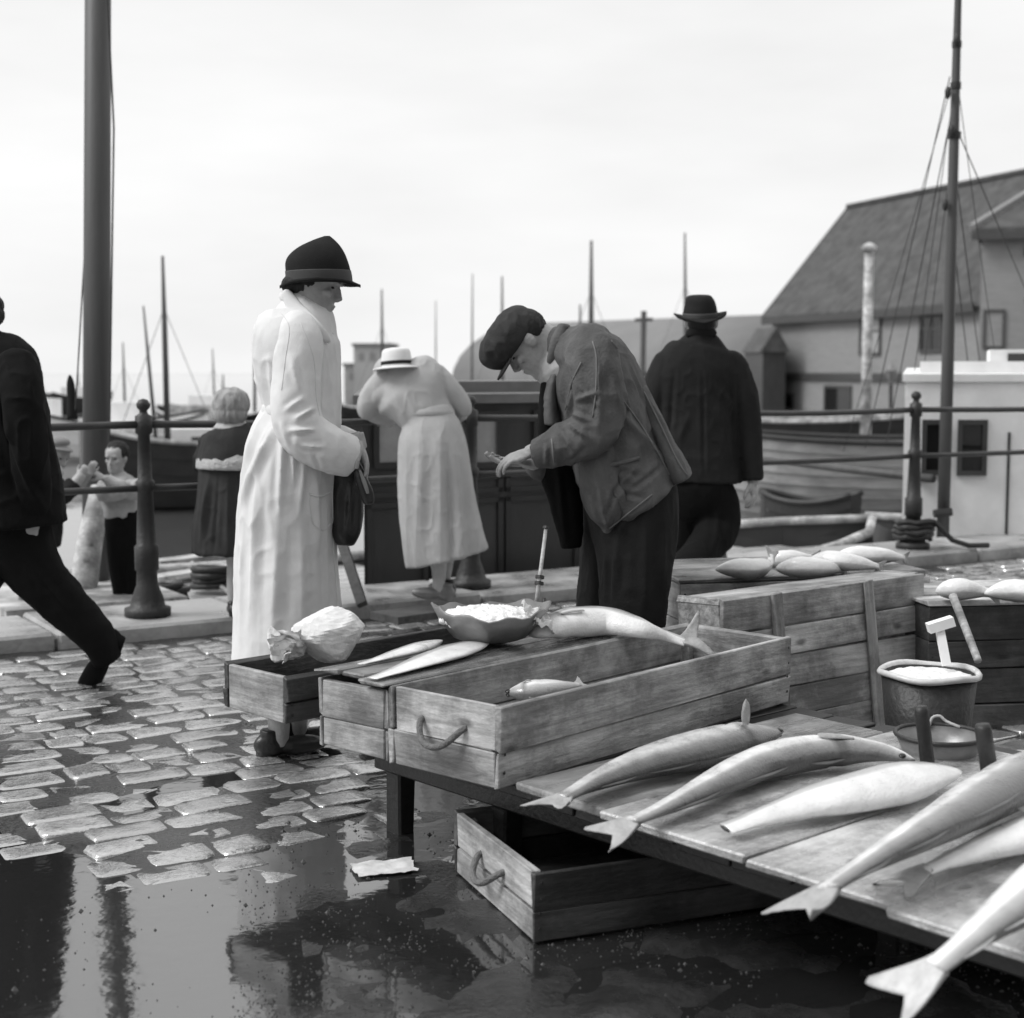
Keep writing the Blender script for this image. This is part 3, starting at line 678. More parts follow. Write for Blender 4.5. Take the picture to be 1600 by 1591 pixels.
# next house, nearer, with a lighter wall and a roof rising to the right
hA = D(1527, 640, 66); hA.z = SEA; hx = Vector((.93, -.36, 0)).normalized(); ho = Vector((-.36, -.93, 0)).normalized()
he = D(1530, 360, 66).z
hs = empty('warehouse', hA, 'pale boarded warehouse with barred upper window beside the white wheelhouse', 'warehouse')
obj('wall', *prism([hA, hA + hx * 14, hA + hx * 14 - ho * 9, hA - ho * 9], (0, 0, he - SEA)), 'siding_light', hs)
obj('roof', *prism([zs(hA - hx * .4 + ho * .5, he - .2), zs(hA + hx * 14 + ho * .5, he - .2), zs(hA + hx * 14 - ho * 4.5, he + 2.3), zs(hA + hx * 2.6 - ho * 4.5, he + 2.3)], (0, 0, .25)), 'roof_tile', hs)
obj('hip', *prism([zs(hA - hx * .4 + ho * .5, he - .18), zs(hA - hx * .4 - ho * 9.5, he - .18), zs(hA + hx * 2.6 - ho * 4.5, he + 2.3)], (0, 0, .22)), 'roof_tile', hs)
obj('hip_ridge', *beam(zs(hA - hx * .4 + ho * .5, he + .1), zs(hA + hx * 2.6 - ho * 4.5, he + 2.6), .3, .25), 'siding_light', hs)
obj('eave_board', *beam(zs(hA - hx * .4 + ho * .6, he - .3), zs(hA + hx * 14 + ho * .6, he - .3), .1, .3), 'frame_dark', hs)
quad_window(hs, hA, hx, None, ho, .15, 1.05, D(1535, 545, 66).z - SEA, D(1535, 484, 66).z - SEA, gm='siding_light', bars=False, fw=.1)
quad_window(hs, hA, hx, None, ho, 1.75, 3.2, D(1590, 402, 66).z - SEA, D(1590, 388, 66).z - SEA, bars=False, fw=.08)
# vaulted shed
vA = D(705, 600, 118); vA.z = SEA; vB = D(1245, 600, 92); vB.z = SEA
vx = (vB - vA).normalized(); vo = Vector((vx.y, -vx.x, 0)); vo = -vo if vo.y > 0 else vo
vs_ = empty('shed', vA, 'long grey shed with vaulted roof across the harbour', 'shed')
W2 = 9.0; zw = D(740, 598, 118).z; ztop = D(800, 503, 121).z
arc = []
for i in range(15):
    a = math.pi * i / 14; arc.append((-W2 * math.cos(a), zw + (ztop - zw) * math.sin(a)))
vc = vA - vo * W2
V = []; 
for end in (0, 1):
    for (o_, z) in arc:
        p = vc + vx * ((vB - vA).length + 3) * end - vo * o_; V.append(zs(p, z))
obj('roof', V, [[i, i + 1, 16 + i, 15 + i] for i in range(14)] + [list(range(15)), [29 - i for i in range(15)]], 'shed_roof', vs_, True)
obj('wall', *prism([zs(vA, SEA), zs(vB + vx * 3, SEA), zs(vB + vx * 3 - vo * W2 * 2, SEA), zs(vA - vo * W2 * 2, SEA)], (0, 0, zw - SEA - .05)), 'shed_wall', vs_)
obj('eave_board', *beam(zs(vA + vo * .15, zw - .1), zs(vB + vo * .15, zw - .1), .2, .5), 'roof_tile', vs_)
# small dark gabled store at the shed's near end
gA = D(1196, 655, 84); gA.z = SEA
gs = empty('store_house', gA, 'narrow dark gabled store between vaulted shed and tiled warehouse', 'store house')
gx = Vector((1, .1, 0)).normalized(); gy = Vector((-.1, 1, 0))
gt = D(1196, 505, 84).z
obj('wall', *prism([zs(gA - gx * .2, SEA), zs(gA + gx * 1.1, SEA), zs(gA + gx * 1.1 + gy * 4, SEA), zs(gA - gx * .2 + gy * 4, SEA)], (0, 0, gt - 1.6 - SEA)), 'varnish', gs)
obj('roof', *prism([zs(gA - gx * .4 - gy * .2, gt - 1.6), zs(gA + gx * 1.3 - gy * .2, gt - 1.6), zs(gA + gx * .5 - gy * .2, gt - .2)], gy * 4.3), 'roof_tile', gs)
# pale far blocks
for (x0, x1, y0, d, lab) in ((553, 612, 541, 160, 'pale far block of a building beyond the white straw hat'), (538, 556, 572, 165, 'lower pale far building beside the far block')):
    a = D(x0, 600, d); a.z = SEA; b = D(x1, 600, d); b.z = SEA; zt_ = D(x0, y0, d).z
    r = empty('building', a, lab, 'building')
    obj('wall', *prism([a, b, b + Vector((0, 8, 0)), a + Vector((0, 8, 0))], (0, 0, zt_ - SEA)), 'far_stone', r)
    obj('roof', *prism([zs(a + Vector((-.2, -.2, 0)), zt_ + .01), zs(b + Vector((.2, -.2, 0)), zt_ + .01), zs(b + Vector((.2, 8.2, 0)), zt_ + .01), zs(a + Vector((-.2, 8.2, 0)), zt_ + .01)], (0, 0, .3)), 'shed_roof', r)
    nw = int((b.x - a.x) // 1.2)
    for k in range(nw):
        q = a + Vector((.5 + k * 1.2, 0, 0)); zz = zt_ - 1.5
        obj('window', *prism([zs(q + Vector((0, -.05, 0)), zz), zs(q + Vector((.6, -.05, 0)), zz), zs(q + Vector((.6, .05, 0)), zz), zs(q + Vector((0, .05, 0)), zz)], (0, 0, .8)), 'shed_wall', r)

# ================================================================== PEOPLE
class Fig:
    """works out a figure from its outline at its own distance: rings are (px, py, depth offset, half width in px, half depth in m)"""
    def __init__(self, d): self.d = d; self.k = d / FPX
    def P(self, px, py, do=0.0): return D(px, py, self.d + do)
    def limb(self, rows, sub=4, n=20, sq=1.0, rs=True):
        C = crom([list(self.P(r[0], r[1], r[2])) + [r[3] * self.k, r[4]] for r in rows], sub)
        if rs:       # rounded beginning: shoulders, hips, necks
            t0 = C[0][:3] - C[1][:3]; t0 = t0 / max(np.linalg.norm(t0), 1e-6); r0 = min(C[0][3], C[0][4])
            C = np.vstack([np.concatenate([C[0][:3] + t0 * r0 * a_, C[0][3:] * b_]) for a_, b_ in ((.62, .12), (.57, .42), (.42, .70), (.22, .89))] + [C])
        V = []; Fc = []
        for i, c in enumerate(C):
            a = Vector(C[max(i - 1, 0)][:3]); b = Vector(C[min(i + 1, len(C) - 1)][:3]); t = (b - a).normalized()
            nv = t.cross(Vector((0, 1, 0)))
            nv = nv.normalized() if nv.length > 1e-3 else Vector((1, 0, 0)); bv = t.cross(nv).normalized()
            for q in range(n):
                an = 2 * math.pi * q / n; cc, ss = math.cos(an), math.sin(an)
                if sq != 1.0: cc = math.copysign(abs(cc) ** sq, cc); ss = math.copysign(abs(ss) ** sq, ss)
                V.append(Vector(c[:3]) + nv * cc * max(c[3], 1e-3) + bv * ss * max(c[4], 1e-3))
        m_ = len(C)
        for i in range(m_ - 1):
            for q in range(n): j = (q + 1) % n; Fc.append([i * n + q, i * n + j, (i + 1) * n + j, (i + 1) * n + q])
        Fc.append(list(range(n))[::-1]); Fc.append([(m_ - 1) * n + q for q in range(n)])
        return V, Fc
    def ball(self, px, py, do, a_px, c_px, b, tilt=0.0, nu=20, nv=14):
        t = R(tilt); X = Vector((math.cos(t), 0, math.sin(t))) * a_px * self.k; Z = Vector((-math.sin(t), 0, math.cos(t))) * c_px * self.k
        return ellipsoid(self.P(px, py, do), X, Vector((0, b, 0)), Z, nu, nv)
    def folds(self, lines, gen=0.0, gscale=(9, 9, 3), amp2=0.0, both=False):
        """ridges and creases along lines of the cloth, plus loose irregular drape"""
        segs = [(self.P(a, b), self.P(c, d), wpx * self.k, am) for (a, b, c, d, wpx, am) in lines]
        def f(V, N):
            o = np.zeros(len(V))
            if gen:
                q = vnoise(V * np.array(gscale)) ; o += gen * (1 - np.abs(2 * q - 1) * 1.6)
            if gen:
                wq = V + .03 * np.stack([vnoise(V * 9.0 + 3), vnoise(V * 9.0 + 17), vnoise(V * 9.0 + 31)], 1)
                r1 = 1 - np.abs(2 * vnoise(wq * np.array((22, 22, 13))) - 1); o += gen * .55 * r1 ** 3 * vnoise(V * 6.0 + 50) * 2
            if amp2:
                o += amp2 * (vnoise(V * 55.0) - .5) + amp2 * .8 * (vnoise(V * 24.0 + 7) - .5)
            wgt = np.clip(-N[:, 1] * 1.7, 0, 1) if not both else np.clip(np.abs(N[:, 1]) * 1.7, 0, 1)
            for A, B, w_, am in segs:
                ab = np.array([B.x - A.x, B.z - A.z]); L = max(np.dot(ab, ab), 1e-9); pa = V[:, [0, 2]] - np.array([A.x, A.z])
                t = np.clip(pa @ ab / L, 0, 1); dd = np.linalg.norm(pa - t[:, None] * ab, axis=1)
                tp = np.sin(np.pi * np.clip(t * .94 + .05, 0, 1))
                o += 1.5 * am * wgt * tp * (np.exp(-(dd / (w_ * .8)) ** 1.3) - .45 * np.exp(-((dd - 1.7 * w_) / w_) ** 2))
            return o
        return f
HEADP = [(-.118, .066, .02, .022), (-.108, .084, -.012, .038), (-.09, .09, -.03, .049), (-.07, .089, -.052, .056), (-.05, .09, -.066, .060), (-.028, .086, -.08, .065), (0, .079, -.092, .070),
         (.03, .092, -.099, .0745), (.058, .089, -.1, .0755), (.083, .072, -.088, .069), (.103, .042, -.06, .052), (.114, .012, -.026, .026)]
def head_parts(M, sc=1.0, ears=True):
    """skull with jaw, nose, lips, brow, ears; faces +X of the matrix"""
    C = crom(HEADP, 3); V = []; Fc = []; n = 24
    for z, f, b, w_ in C:
        cx = (f + b) / 2; rx = (f - b) / 2
        for q in range(n):
            a = 2 * math.pi * q / n; c, s = math.cos(a), math.sin(a)
            V.append(Vector((cx + rx * math.copysign(abs(c) ** .9, c), w_ * math.copysign(abs(s) ** .9, s), z)))
    m_ = len(C)
    for i in range(m_ - 1):
        for q in range(n): j = (q + 1) % n; Fc.append([i * n + q, i * n + j, (i + 1) * n + j, (i + 1) * n + q])
    Fc.append(list(range(n))[::-1]); Fc.append([(m_ - 1) * n + q for q in range(n)])
    E = lambda c, x, y, z: ellipsoid(c, (x, 0, 0), (0, y, 0), (0, 0, z), 12, 8)
    P = [(V, Fc), ([Vector(p) for p in ((.06, -.008, .03), (.06, .008, .03), (.088, 0, .022), (.06, -.017, -.038), (.06, .017, -.038), (.113, -.006, -.024), (.113, .006, -.024), (.098, -.007, -.038), (.098, .007, -.038))], [[0, 1, 2], [2, 1, 6], [2, 6, 5], [0, 2, 5], [0, 5, 7, 3], [1, 4, 8, 6], [5, 6, 8, 7], [7, 8, 4, 3], [0, 3, 4, 1]]),
         E((.091, .009, -.031), .012, .007, .007), E((.091, -.009, -.031), .012, .007, .007),
         E((.088, 0, -.053), .010, .020, .0045), E((.086, 0, -.064), .010, .018, .005), E((.077, 0, -.098), .017, .02, .013),
         E((.082, .03, .024), .016, .024, .008), E((.082, -.03, .024), .016, .024, .008), E((.064, .044, -.018), .018, .016, .016), E((.064, -.044, -.018), .018, .016, .016)]
    if ears:
        for s in (-1, 1): P += [E((-.006, s * .074, -.004), .02, .010, .031), E((-.002, s * .071, -.024), .012, .008, .014)]
    MM = M @ Matrix.Scale(sc, 4)
    return [([MM @ Vector(p) for p in v], f) for v, f in P]
def frame(c, X, Z):
    X = Vector(X).normalized(); Z = Vector(Z); Z = (Z - X * Z.dot(X)).normalized(); Y = Z.cross(X)
    M = Matrix((X, Y, Z)).transposed().to_4x4(); M.translation = Vector(c); return M
def hand_parts(M, curl=.5, side=1, sc=1.0, spread=1.0):
    """palm and five fingers: wrist at the origin, fingers along +X, palm faces -Z, thumb towards side*Y"""
    P = []
    P.append(ellipsoid((.048, 0, -.002), (.056, 0, 0), (0, .041, 0), (0, 0, .0165), 14, 10))
    P.append(tube([(-.03, 0, 0), (.0, 0, 0), (.025, 0, 0)], [.026, .025, .022], 10, 2))
    for i, (y, L, r) in enumerate(((.030, .070, .0088), (.0105, .080, .009), (-.0095, .075, .0088), (-.029, .058, .0078))):
        y *= side; a = 0.0; p = Vector((.088 - abs(i - 1.3) * .006, y, 0)); pts = [Vector((.06, y * .85, 0)), p.copy()]; rr = [r * 1.05, r * 1.05]
        for k, fr in enumerate((.45, .30, .25)):
            a += curl * (.75 + .2 * k); p = p + Vector((math.cos(a), y * 1.6 * spread * fr, -math.sin(a))) * L * fr; pts.append(p.copy()); rr.append(r * (1 - .1 * (k + 1)))
        P.append(tube(pts, rr, 8, 2))
    t0 = Vector((.02, .03 * side, -.004)); P.append(tube([Vector((.01, .018 * side, -.002)), t0 + Vector((.012, .014 * side, -.008)), t0 + Vector((.04, .028 * side, -.018 - .012 * curl)), t0 + Vector((.066, .026 * side, -.024 - .02 * curl))], [.014, .0135, .0105, .0085], 8, 2))
    MM = M @ Matrix.Scale(sc, 4)
    return [([MM @ Vector(p) for p in v], f) for v, f in P]
def eyes(M, root, sc=1.0):
    for s in (-1, 1):
        c = M @ (Vector((.0735, s * .03, .004)) * sc)
        obj('eye', *ellipsoid(c, M.to_3x3() @ Vector((.006, 0, 0)) * sc, M.to_3x3() @ Vector((0, .012, 0)) * sc, M.to_3x3() @ Vector((0, 0, .0045)) * sc, 10, 6), 'eye_dark', root, True)
def brim(M, ix, iy, ox, oy, zf, th=.006, n=40, rad=4):
    """hat brim round the crown: zf(angle, 0..1) gives its height"""
    V = []; Fc = []
    for lay in (0, 1):
        for j in range(rad + 1):
            t = j / rad
            for i in range(n):
                a = 2 * math.pi * i / n; V.append(M @ Vector(((ix + (ox - ix) * t) * math.cos(a), (iy + (oy - iy) * t) * math.sin(a), zf(a, t) - lay * th)))
    m_ = (rad + 1) * n
    for lay in (0, 1):
        for j in range(rad):
            for i in range(n): k = (i + 1) % n; Fc.append([lay * m_ + j * n + i, lay * m_ + j * n + k, lay * m_ + (j + 1) * n + k, lay * m_ + (j + 1) * n + i])
    for j in (0, rad):
        for i in range(n): k = (i + 1) % n; Fc.append([j * n + i, j * n + k, m_ + j * n + k, m_ + j * n + i])
    return V, Fc
def crown(M, rows, n=32, dent=None):
    """hat crown: rows of (z, rx, ry, x shift)"""
    C = crom(rows, 4); V = []; Fc = []
    for z, rx, ry, sx in C:
        for i in range(n):
            a = 2 * math.pi * i / n; p = Vector((sx + rx * math.cos(a), ry * math.sin(a), z))
            if dent: p.z += dent(p)
            V.append(M @ p)
    m_ = len(C)
    for j in range(m_ - 1):
        for i in range(n): k = (i + 1) % n; Fc.append([j * n + i, j * n + k, (j + 1) * n + k, (j + 1) * n + i])
    Fc.append([(m_ - 1) * n + i for i in range(n)]); Fc.append(list(range(n))[::-1])
    return V, Fc
def shoe_parts(c, fwd, sc=1.0, heel=.0):
    f = Vector(fwd).normalized(); s = Vector((-f.y, f.x, 0)).normalized(); u = f.cross(s); u = u if u.z > 0 else -u
    c = Vector(c)
    q = lambda a, b, z: c + f * a * sc + s * b * sc + u * z * sc
    P = [ellipsoid(q(.07, 0, .035), f * .1 * sc, s * .042 * sc, u * .034 * sc), ellipsoid(q(-.03, 0, .045), f * .065 * sc, s * .036 * sc, u * .045 * sc), tube([q(-.035, 0, .04), q(-.035, 0, .1)], .036 * sc, 10)]
    P.append(tube([q(-.06, 0, .0), q(-.055, 0, .03)], .028 * sc, 10))
    return P

# ------------------------------------------------------------------ woman in the pale coat
f = Fig(4.97); o_w = G(452, 1187, 0)
Mh = frame(f.P(490, 441, -.01), (.93, -.06, -.34), (.33, 0, .94))
HW = f.P(556, 700, -.13)
Mhand = frame(f.P(561, 691, -.10), (.30, -.05, -.95), (.9, .15, .25)); Mhand2 = frame(f.P(556, 690, .03), (.35, -.12, -.93), (.9, -.2, .3))
parts = head_parts(Mh, .97, False) + hand_parts(Mhand, .55, -1, .95) + hand_parts(Mhand2, .6, 1, .95)
parts += [f.limb([(470, 480, 0, 22, .05), (474, 500, 0, 24, .055), (470, 530, 0, 40, .07)]), f.limb([(470, 520, 0, 55, .1), (462, 640, 0, 52, .1), (455, 760, 0, 60, .1)]),
          f.limb([(470, 540, -.12, 22, .05), (460, 650, -.17, 20, .045), (505, 690, -.15, 16, .036), (551, 692, -.1, 12, .026)]), f.limb([(475, 540, .12, 22, .05), (470, 650, .15, 20, .045), (515, 690, .1, 16, .036), (554, 690, .03, 12, .026)]),
          f.limb([(442, 740, -.07, 42, .08), (438, 950, -.07, 28, .055), (436, 1090, -.06, 20, .045), (436, 1165, -.06, 15, .033)]), f.limb([(468, 740, .07, 42, .08), (466, 950, .07, 28, .055), (464, 1090, .06, 20, .045), (464, 1160, .06, 15, .033)])]
woman = place('person', fuse(parts, .0038, 2), 'skin', None, o_w)
tag(woman, 'woman in long pale belted coat and dark felt hat standing at the fish cart', 'person')
eyes(Mh, woman, .97)
cl = [(455, 672, 452, 800, 5, .010), (470, 680, 472, 760, 4, .008), (440, 662, 398, 770, 7, .010), (428, 665, 385, 800, 6, .008), (486, 690, 478, 800, 5, .008), (500, 735, 505, 860, 6, .006), (420, 700, 405, 980, 8, .007),
      (450, 800, 440, 1010, 10, .007), (480, 800, 485, 1010, 9, .006), (512, 745, 518, 1000, 4, .006), (395, 800, 388, 1020, 8, .006),
      (432, 560, 440, 632, 5, .006), (500, 560, 490, 640, 6, -.005), (512, 560, 505, 650, 4, .005), (492, 585, 500, 640, 3, -.005)]
cp = [f.limb([(466, 468, .0, 24, .07), (470, 484, 0, 42, .10), (469, 500, 0, 52, .155), (463, 530, 0, 63, .19), (464, 575, 0, 64, .185), (470, 615, 0, 60, .175), (471, 643, 0, 58, .16), (467, 665, 0, 62, .17),
               (455, 710, 0, 71, .195), (450, 770, 0, 73, .205), (447, 860, 0, 77, .21), (449, 960, 0, 82, .22), (449, 1040, 0, 84, .23), (449, 1090, 0, 85, .23)], 5, 40)]
coat = place('coat', fuse(cp, .0065, 3, f.folds(cl, .007, (11, 11, 1.6), .0012)), 'coat', woman)
sl_ = [(478, 652, 505, 634, 4, .008), (468, 668, 508, 668, 4, .009), (488, 690, 522, 694, 4, .007), (462, 640, 492, 618, 4, .005), (470, 560, 484, 610, 5, .005), (505, 702, 512, 728, 4, -.005), (455, 655, 470, 690, 5, .006)]
arm = f.limb([(466, 508, -.10, 28, .06), (467, 530, -.135, 36, .07), (464, 585, -.155, 36, .072), (462, 640, -.172, 37, .074), (474, 676, -.18, 37, .07), (505, 698, -.17, 35, .064), (530, 709, -.14, 31, .058), (547, 713, -.115, 29, .055)], 5, 24)
place('sleeve', fuse([arm], .006, 3, f.folds(sl_, .004, (14, 14, 8), .0015)), 'coat', woman)
arm = f.limb([(474, 505, .13, 26, .055), (478, 540, .165, 34, .07), (476, 640, .18, 34, .07), (500, 680, .16, 32, .064), (530, 692, .08, 28, .056), (550, 698, .04, 25, .05)], 5, 24)
place('sleeve', fuse([arm], .007, 3, f.folds([], .004, (14, 14, 8), .0015)), 'coat', woman)
# cuff, collar, lapel, belt, pocket
place('cuff', fuse([f.limb([(520, 706, -.15, 35, .064), (547, 713, -.112, 33, .062)], 3, 24)], .006, 2), 'coat', woman)
col = [f.limb([(449, 461, -.06, 9, .03), (463, 484, -.10, 13, .016), (486, 508, -.14, 14, .014), (505, 525, -.135, 10, .010), (516, 535, -.12, 4, .008)], 4, 18), f.limb([(452, 462, .06, 9, .03), (475, 486, .1, 12, .016), (500, 508, .12, 11, .012), (520, 526, .1, 6, .01)], 4, 16),
       f.limb([(450, 464, -.07, 8, .02), (445, 463, 0, 10, .02), (450, 464, .07, 8, .02)], 4, 16)]
place('collar', fuse(col, .006, 4), 'coat', woman)
place('belt', fuse([f.limb([(470, 636, 0, 60, .171), (470, 648, 0, 60, .17)], 3, 40)], .006, 2), 'coat', woman)
place('scarf', fuse([f.limb([(498, 498, -.045, 12, .05), (512, 520, -.035, 9, .035), (519, 540, -.03, 4, .02)], 3, 14)], .006, 3), 'dark_felt', woman)
# hat with turned brim
Mhat = frame(f.P(500, 436, 0), (.985, .05, .02), (0, 0, 1))
k = f.k
hat = obj('hat', *crown(Mhat, [(-.012, .107, .094, -.002), (.03, .1055, .094, -.006), (.058, .101, .090, -.009), (.082, .089, .076, -.006), (.106, .066, .052, .003), (.126, .035, .024, .016), (.1385, .009, .006, .027)], 36), 'dark_felt', woman, True)
obj('hat_band', *crown(Mhat, [(-.014, .1085, .0955, -.002), (.008, .1085, .0958, -.0035), (.026, .1075, .0955, -.0055)], 36), 'felt_band', hat, True)
obj('hat_brim', *brim(Mhat, .1, .085, .132, .13, lambda a, t: -.006 - .016 * t * max(0, math.cos(a)) - .014 * t * max(0, -math.cos(a)) + .006 * t * t * abs(math.sin(a)) + .002 * math.sin(5 * a) * t, .009), 'dark_felt', hat, True)
place('hair', fuse([f.ball(474, 446, 0, 32, 20, .075), f.ball(461, 452, 0, 16, 12, .06), f.ball(484, 440, -.052, 18, 14, .024)], .006, 3, f.folds([], .004, (60, 60, 90), .002)), 'dark_hair', woman)
for dx, dy in ((-12, -.06), (14, .06)):
    place('shoe', fuse(shoe_parts(Vector((f.P(450 + dx, 1187, dy).x, f.d + dy, .004)), (.9, .35, 0), .95), .005, 3), 'black_leather', woman)
# handbag and the gloves hanging from her hand
hb0 = f.P(540, 847, -.03)
hb = place('handbag', fuse([f.limb([(540, 726, -.02, 15, .03), (542, 745, -.02, 22, .04), (542, 790, -.02, 24, .05), (541, 830, -.02, 22, .055), (540, 850, -.02, 14, .045)], 5, 24, .8)], .006, 3, f.folds([(530, 760, 533, 835, 5, .006), (552, 755, 548, 830, 4, .005)], .004, (20, 20, 10))), 'black_leather', None, hb0)
tag(hb, 'black leather handbag hanging from the hand of the woman in the coat', 'handbag')
st = [f.P(553, 722, -.1), f.P(564, 745, -.12), f.P(576, 775, -.12), f.P(578, 792, -.12), f.P(568, 790, -.11), f.P(560, 765, -.1), f.P(553, 735, -.09)]
g_ = place('glove', fuse([f.limb([(555, 724, -.12, 6, .02), (563, 745, -.13, 9, .022), (573, 772, -.13, 11, .022), (577, 788, -.13, 8, .018)], 4, 14)], .005, 3), 'black_leather', None, f.P(576, 795, -.12))
tag(g_, 'folded black glove held beside the handbag', 'glove')
place('lining', fuse([f.limb([(562, 735, -.152, 2, .006), (570, 756, -.156, 3.5, .006), (575, 772, -.154, 2.5, .006)], 4, 10)], .003, 2), 'bag_lining', g_)

# ------------------------------------------------------------------ bending fishmonger
f = Fig(5.25); o_m = Vector((f.P(985, 900).x, 5.25, .0)); o_m.z = level(o_m.x, o_m.y)
Mh = frame(f.P(822, 534, 0), (-.54, -.06, -.84), (-.84, 0, .54))
MhR = frame(f.P(834, 704, -.17), (-.93, .05, -.34), (.30, -.25, .92)); MhL = frame(f.P(828, 722, -.03), (-.98, -.12, .02), (-.05, .2, -.98))
parts = head_parts(Mh, 1.0) + hand_parts(MhR, .45, -1, 1.02, .6) + hand_parts(MhL, .28, -1, 1.02, .8)
parts += [f.limb([(842, 528, 0, 26, .058), (862, 540, 0, 28, .06), (885, 555, 0, 34, .07)]), f.limb([(890, 560, 0, 60, .13), (940, 640, 0, 60, .13), (980, 740, 0, 55, .13)]),
          f.limb([(915, 550, -.19, 24, .05), (935, 660, -.2, 20, .045), (880, 700, -.19, 17, .04), (836, 704, -.17, 13, .03)]), f.limb([(915, 550, .19, 24, .05), (925, 660, .18, 20, .045), (880, 715, .08, 17, .04), (830, 722, -.02, 13, .03)]),
          f.limb([(1000, 760, -.1, 34, .08), (995, 940, -.1, 26, .06), (992, 1125, -.1, 16, .04)]), f.limb([(950, 760, .1, 34, .08), (940, 940, .1, 26, .06), (935, 1110, .1, 16, .04)])]
man = place('person', fuse(parts, .0038, 2), 'skin', None, o_m)
tag(man, 'man in cap and worn work jacket bending over his cupped hands', 'person')
eyes(Mh, man)
jl = [(925, 535, 930, 560, 4, .007), (938, 520, 962, 545, 4, .007), (975, 560, 1050, 720, 3, .008), (985, 545, 1075, 735, 3, .006), (960, 640, 1035, 725, 6, .010), (930, 720, 1000, 740, 5, -.006), (945, 735, 975, 800, 5, .009),
      (985, 725, 960, 755, 5, .008), (975, 760, 1030, 720, 4, -.007), (925, 740, 948, 820, 6, .009), (905, 700, 935, 800, 5, .008), (955, 760, 1000, 770, 4, -.006), (895, 600, 885, 660, 4, .006), (990, 640, 1020, 740, 5, .007)]
body = [f.limb([(868, 528, 0, 18, .08), (882, 540, 0, 34, .13), (905, 556, 0, 53, .19), (925, 585, 0, 66, .215), (943, 630, 0, 70, .215), (958, 685, 0, 73, .205), (974, 730, 0, 73, .21), (988, 762, 0, 70, .215), (1002, 784, 0, 67, .21)], 5, 40, .92)]
place('jacket', fuse(body, .006, 3, f.folds(jl, .010, (9, 9, 5), .002)), 'work_jacket', man)
al = [(880, 640, 920, 655, 4, .009), (895, 625, 930, 610, 4, .008), (885, 658, 915, 680, 4, .009), (872, 668, 895, 700, 4, .008), (858, 680, 870, 718, 4, .007), (900, 600, 935, 640, 3, .006), (850, 690, 852, 722, 3, .006), (925, 545, 932, 650, 2.5, .004), (910, 690, 880, 720, 4, -.006), (945, 590, 958, 640, 5, .006)]
arm = f.limb([(915, 536, -.15, 36, .06), (926, 556, -.2, 40, .078), (934, 600, -.22, 38, .078), (936, 645, -.23, 38, .078), (920, 676, -.23, 36, .072), (885, 693, -.21, 31, .066), (858, 702, -.19, 25, .056), (838, 705, -.175, 21, .048)], 5, 28)
place('sleeve', fuse([arm], .006, 3, f.folds(al, .008, (16, 16, 12), .002)), 'work_jacket', man)
arm = f.limb([(905, 540, .15, 30, .06), (905, 570, .2, 36, .078), (900, 640, .19, 34, .075), (890, 700, .12, 32, .066), (858, 722, .04, 26, .055), (834, 726, 0, 20, .046)], 5, 24)
place('sleeve', fuse([arm], .007, 3, f.folds([], .006, (16, 16, 12), .002)), 'work_jacket', man)
# open front flaps hanging away from the body, hem of the skirt
place('front_flap', fuse([f.limb([(862, 600, -.02, 14, .05), (856, 650, -.02, 14, .06), (862, 700, 0, 22, .06), (878, 760, .02, 26, .05), (888, 815, .02, 22, .04), (892, 856, .02, 16, .03)], 5, 20)], .006, 3, f.folds([(870, 720, 885, 850, 5, .006)], .006, (14, 14, 3))), 'black_suit', man)
place('side_panel', fuse([f.limb([(940, 700, -.12, 34, .1), (945, 750, -.13, 38, .1), (950, 790, -.13, 34, .09), (952, 815, -.12, 18, .06), (950, 832, -.12, 6, .03)], 5, 20)], .006, 3, f.folds([(925, 740, 948, 825, 5, .008), (950, 730, 975, 795, 5, .008), (970, 720, 940, 800, 4, -.006)], .006, (12, 12, 4), .0015)), 'work_jacket', man)
place('back_vent', fuse([f.limb([(998, 610, -.02, 14, .1), (1024, 672, -.02, 16, .13), (1048, 722, -.02, 20, .15), (1060, 748, -.02, 22, .15)], 5, 20)], .006, 3, f.folds([(1000, 610, 1070, 745, 4, .007)], .005, (10, 10, 4))), 'work_jacket', man)
place('collar', fuse([f.limb([(877, 513, -.07, 7, .02), (872, 530, -.095, 11, .016), (866, 550, -.1, 10, .014), (858, 568, -.09, 5, .01)], 4, 16), f.limb([(878, 512, -.075, 7, .02), (884, 514, .0, 8, .02), (878, 512, .075, 7, .02)], 4, 14), f.limb([(876, 514, .08, 7, .02), (860, 560, .09, 8, .014)], 4, 14)], .005, 3), 'work_jacket', man)
place('shirt', fuse([f.limb([(866, 585, -.03, 8, .08), (860, 615, -.03, 11, .09), (862, 660, -.02, 16, .09)], 4, 16)], .006, 3, f.folds([], .002, (25, 25, 40))), 'work_jacket', man)
def on_cloth(root, names, line, r_, m_, nm):
    """a seam sewn onto the cloth: the line is laid on the surface facing us"""
    from mathutils.bvhtree import BVHTree
    V = []; Fc = []
    for ch in root.children:
        if ch.name.split('.')[0] in names:
            n0 = len(V); off = worldloc(ch); V += [v.co + off for v in ch.data.vertices]; Fc += [[n0 + t for t in p.vertices] for p in ch.data.polygons]
    bv = BVHTree.FromPolygons(V, Fc); pts = []
    for px, py in crom([list(p) for p in line], 5):
        d_ = ray(px, py).normalized(); h, nn, _, _ = bv.ray_cast(camo.location, d_)
        if h is not None and (not pts or (h - pts[-1]).length < .06): pts.append(h - d_ * r_ * .3)
    if len(pts) > 2: obj(nm, *tube(pts, r_, 6), m_, root, True)
JN = ('jacket', 'sleeve', 'side_panel', 'back_vent')
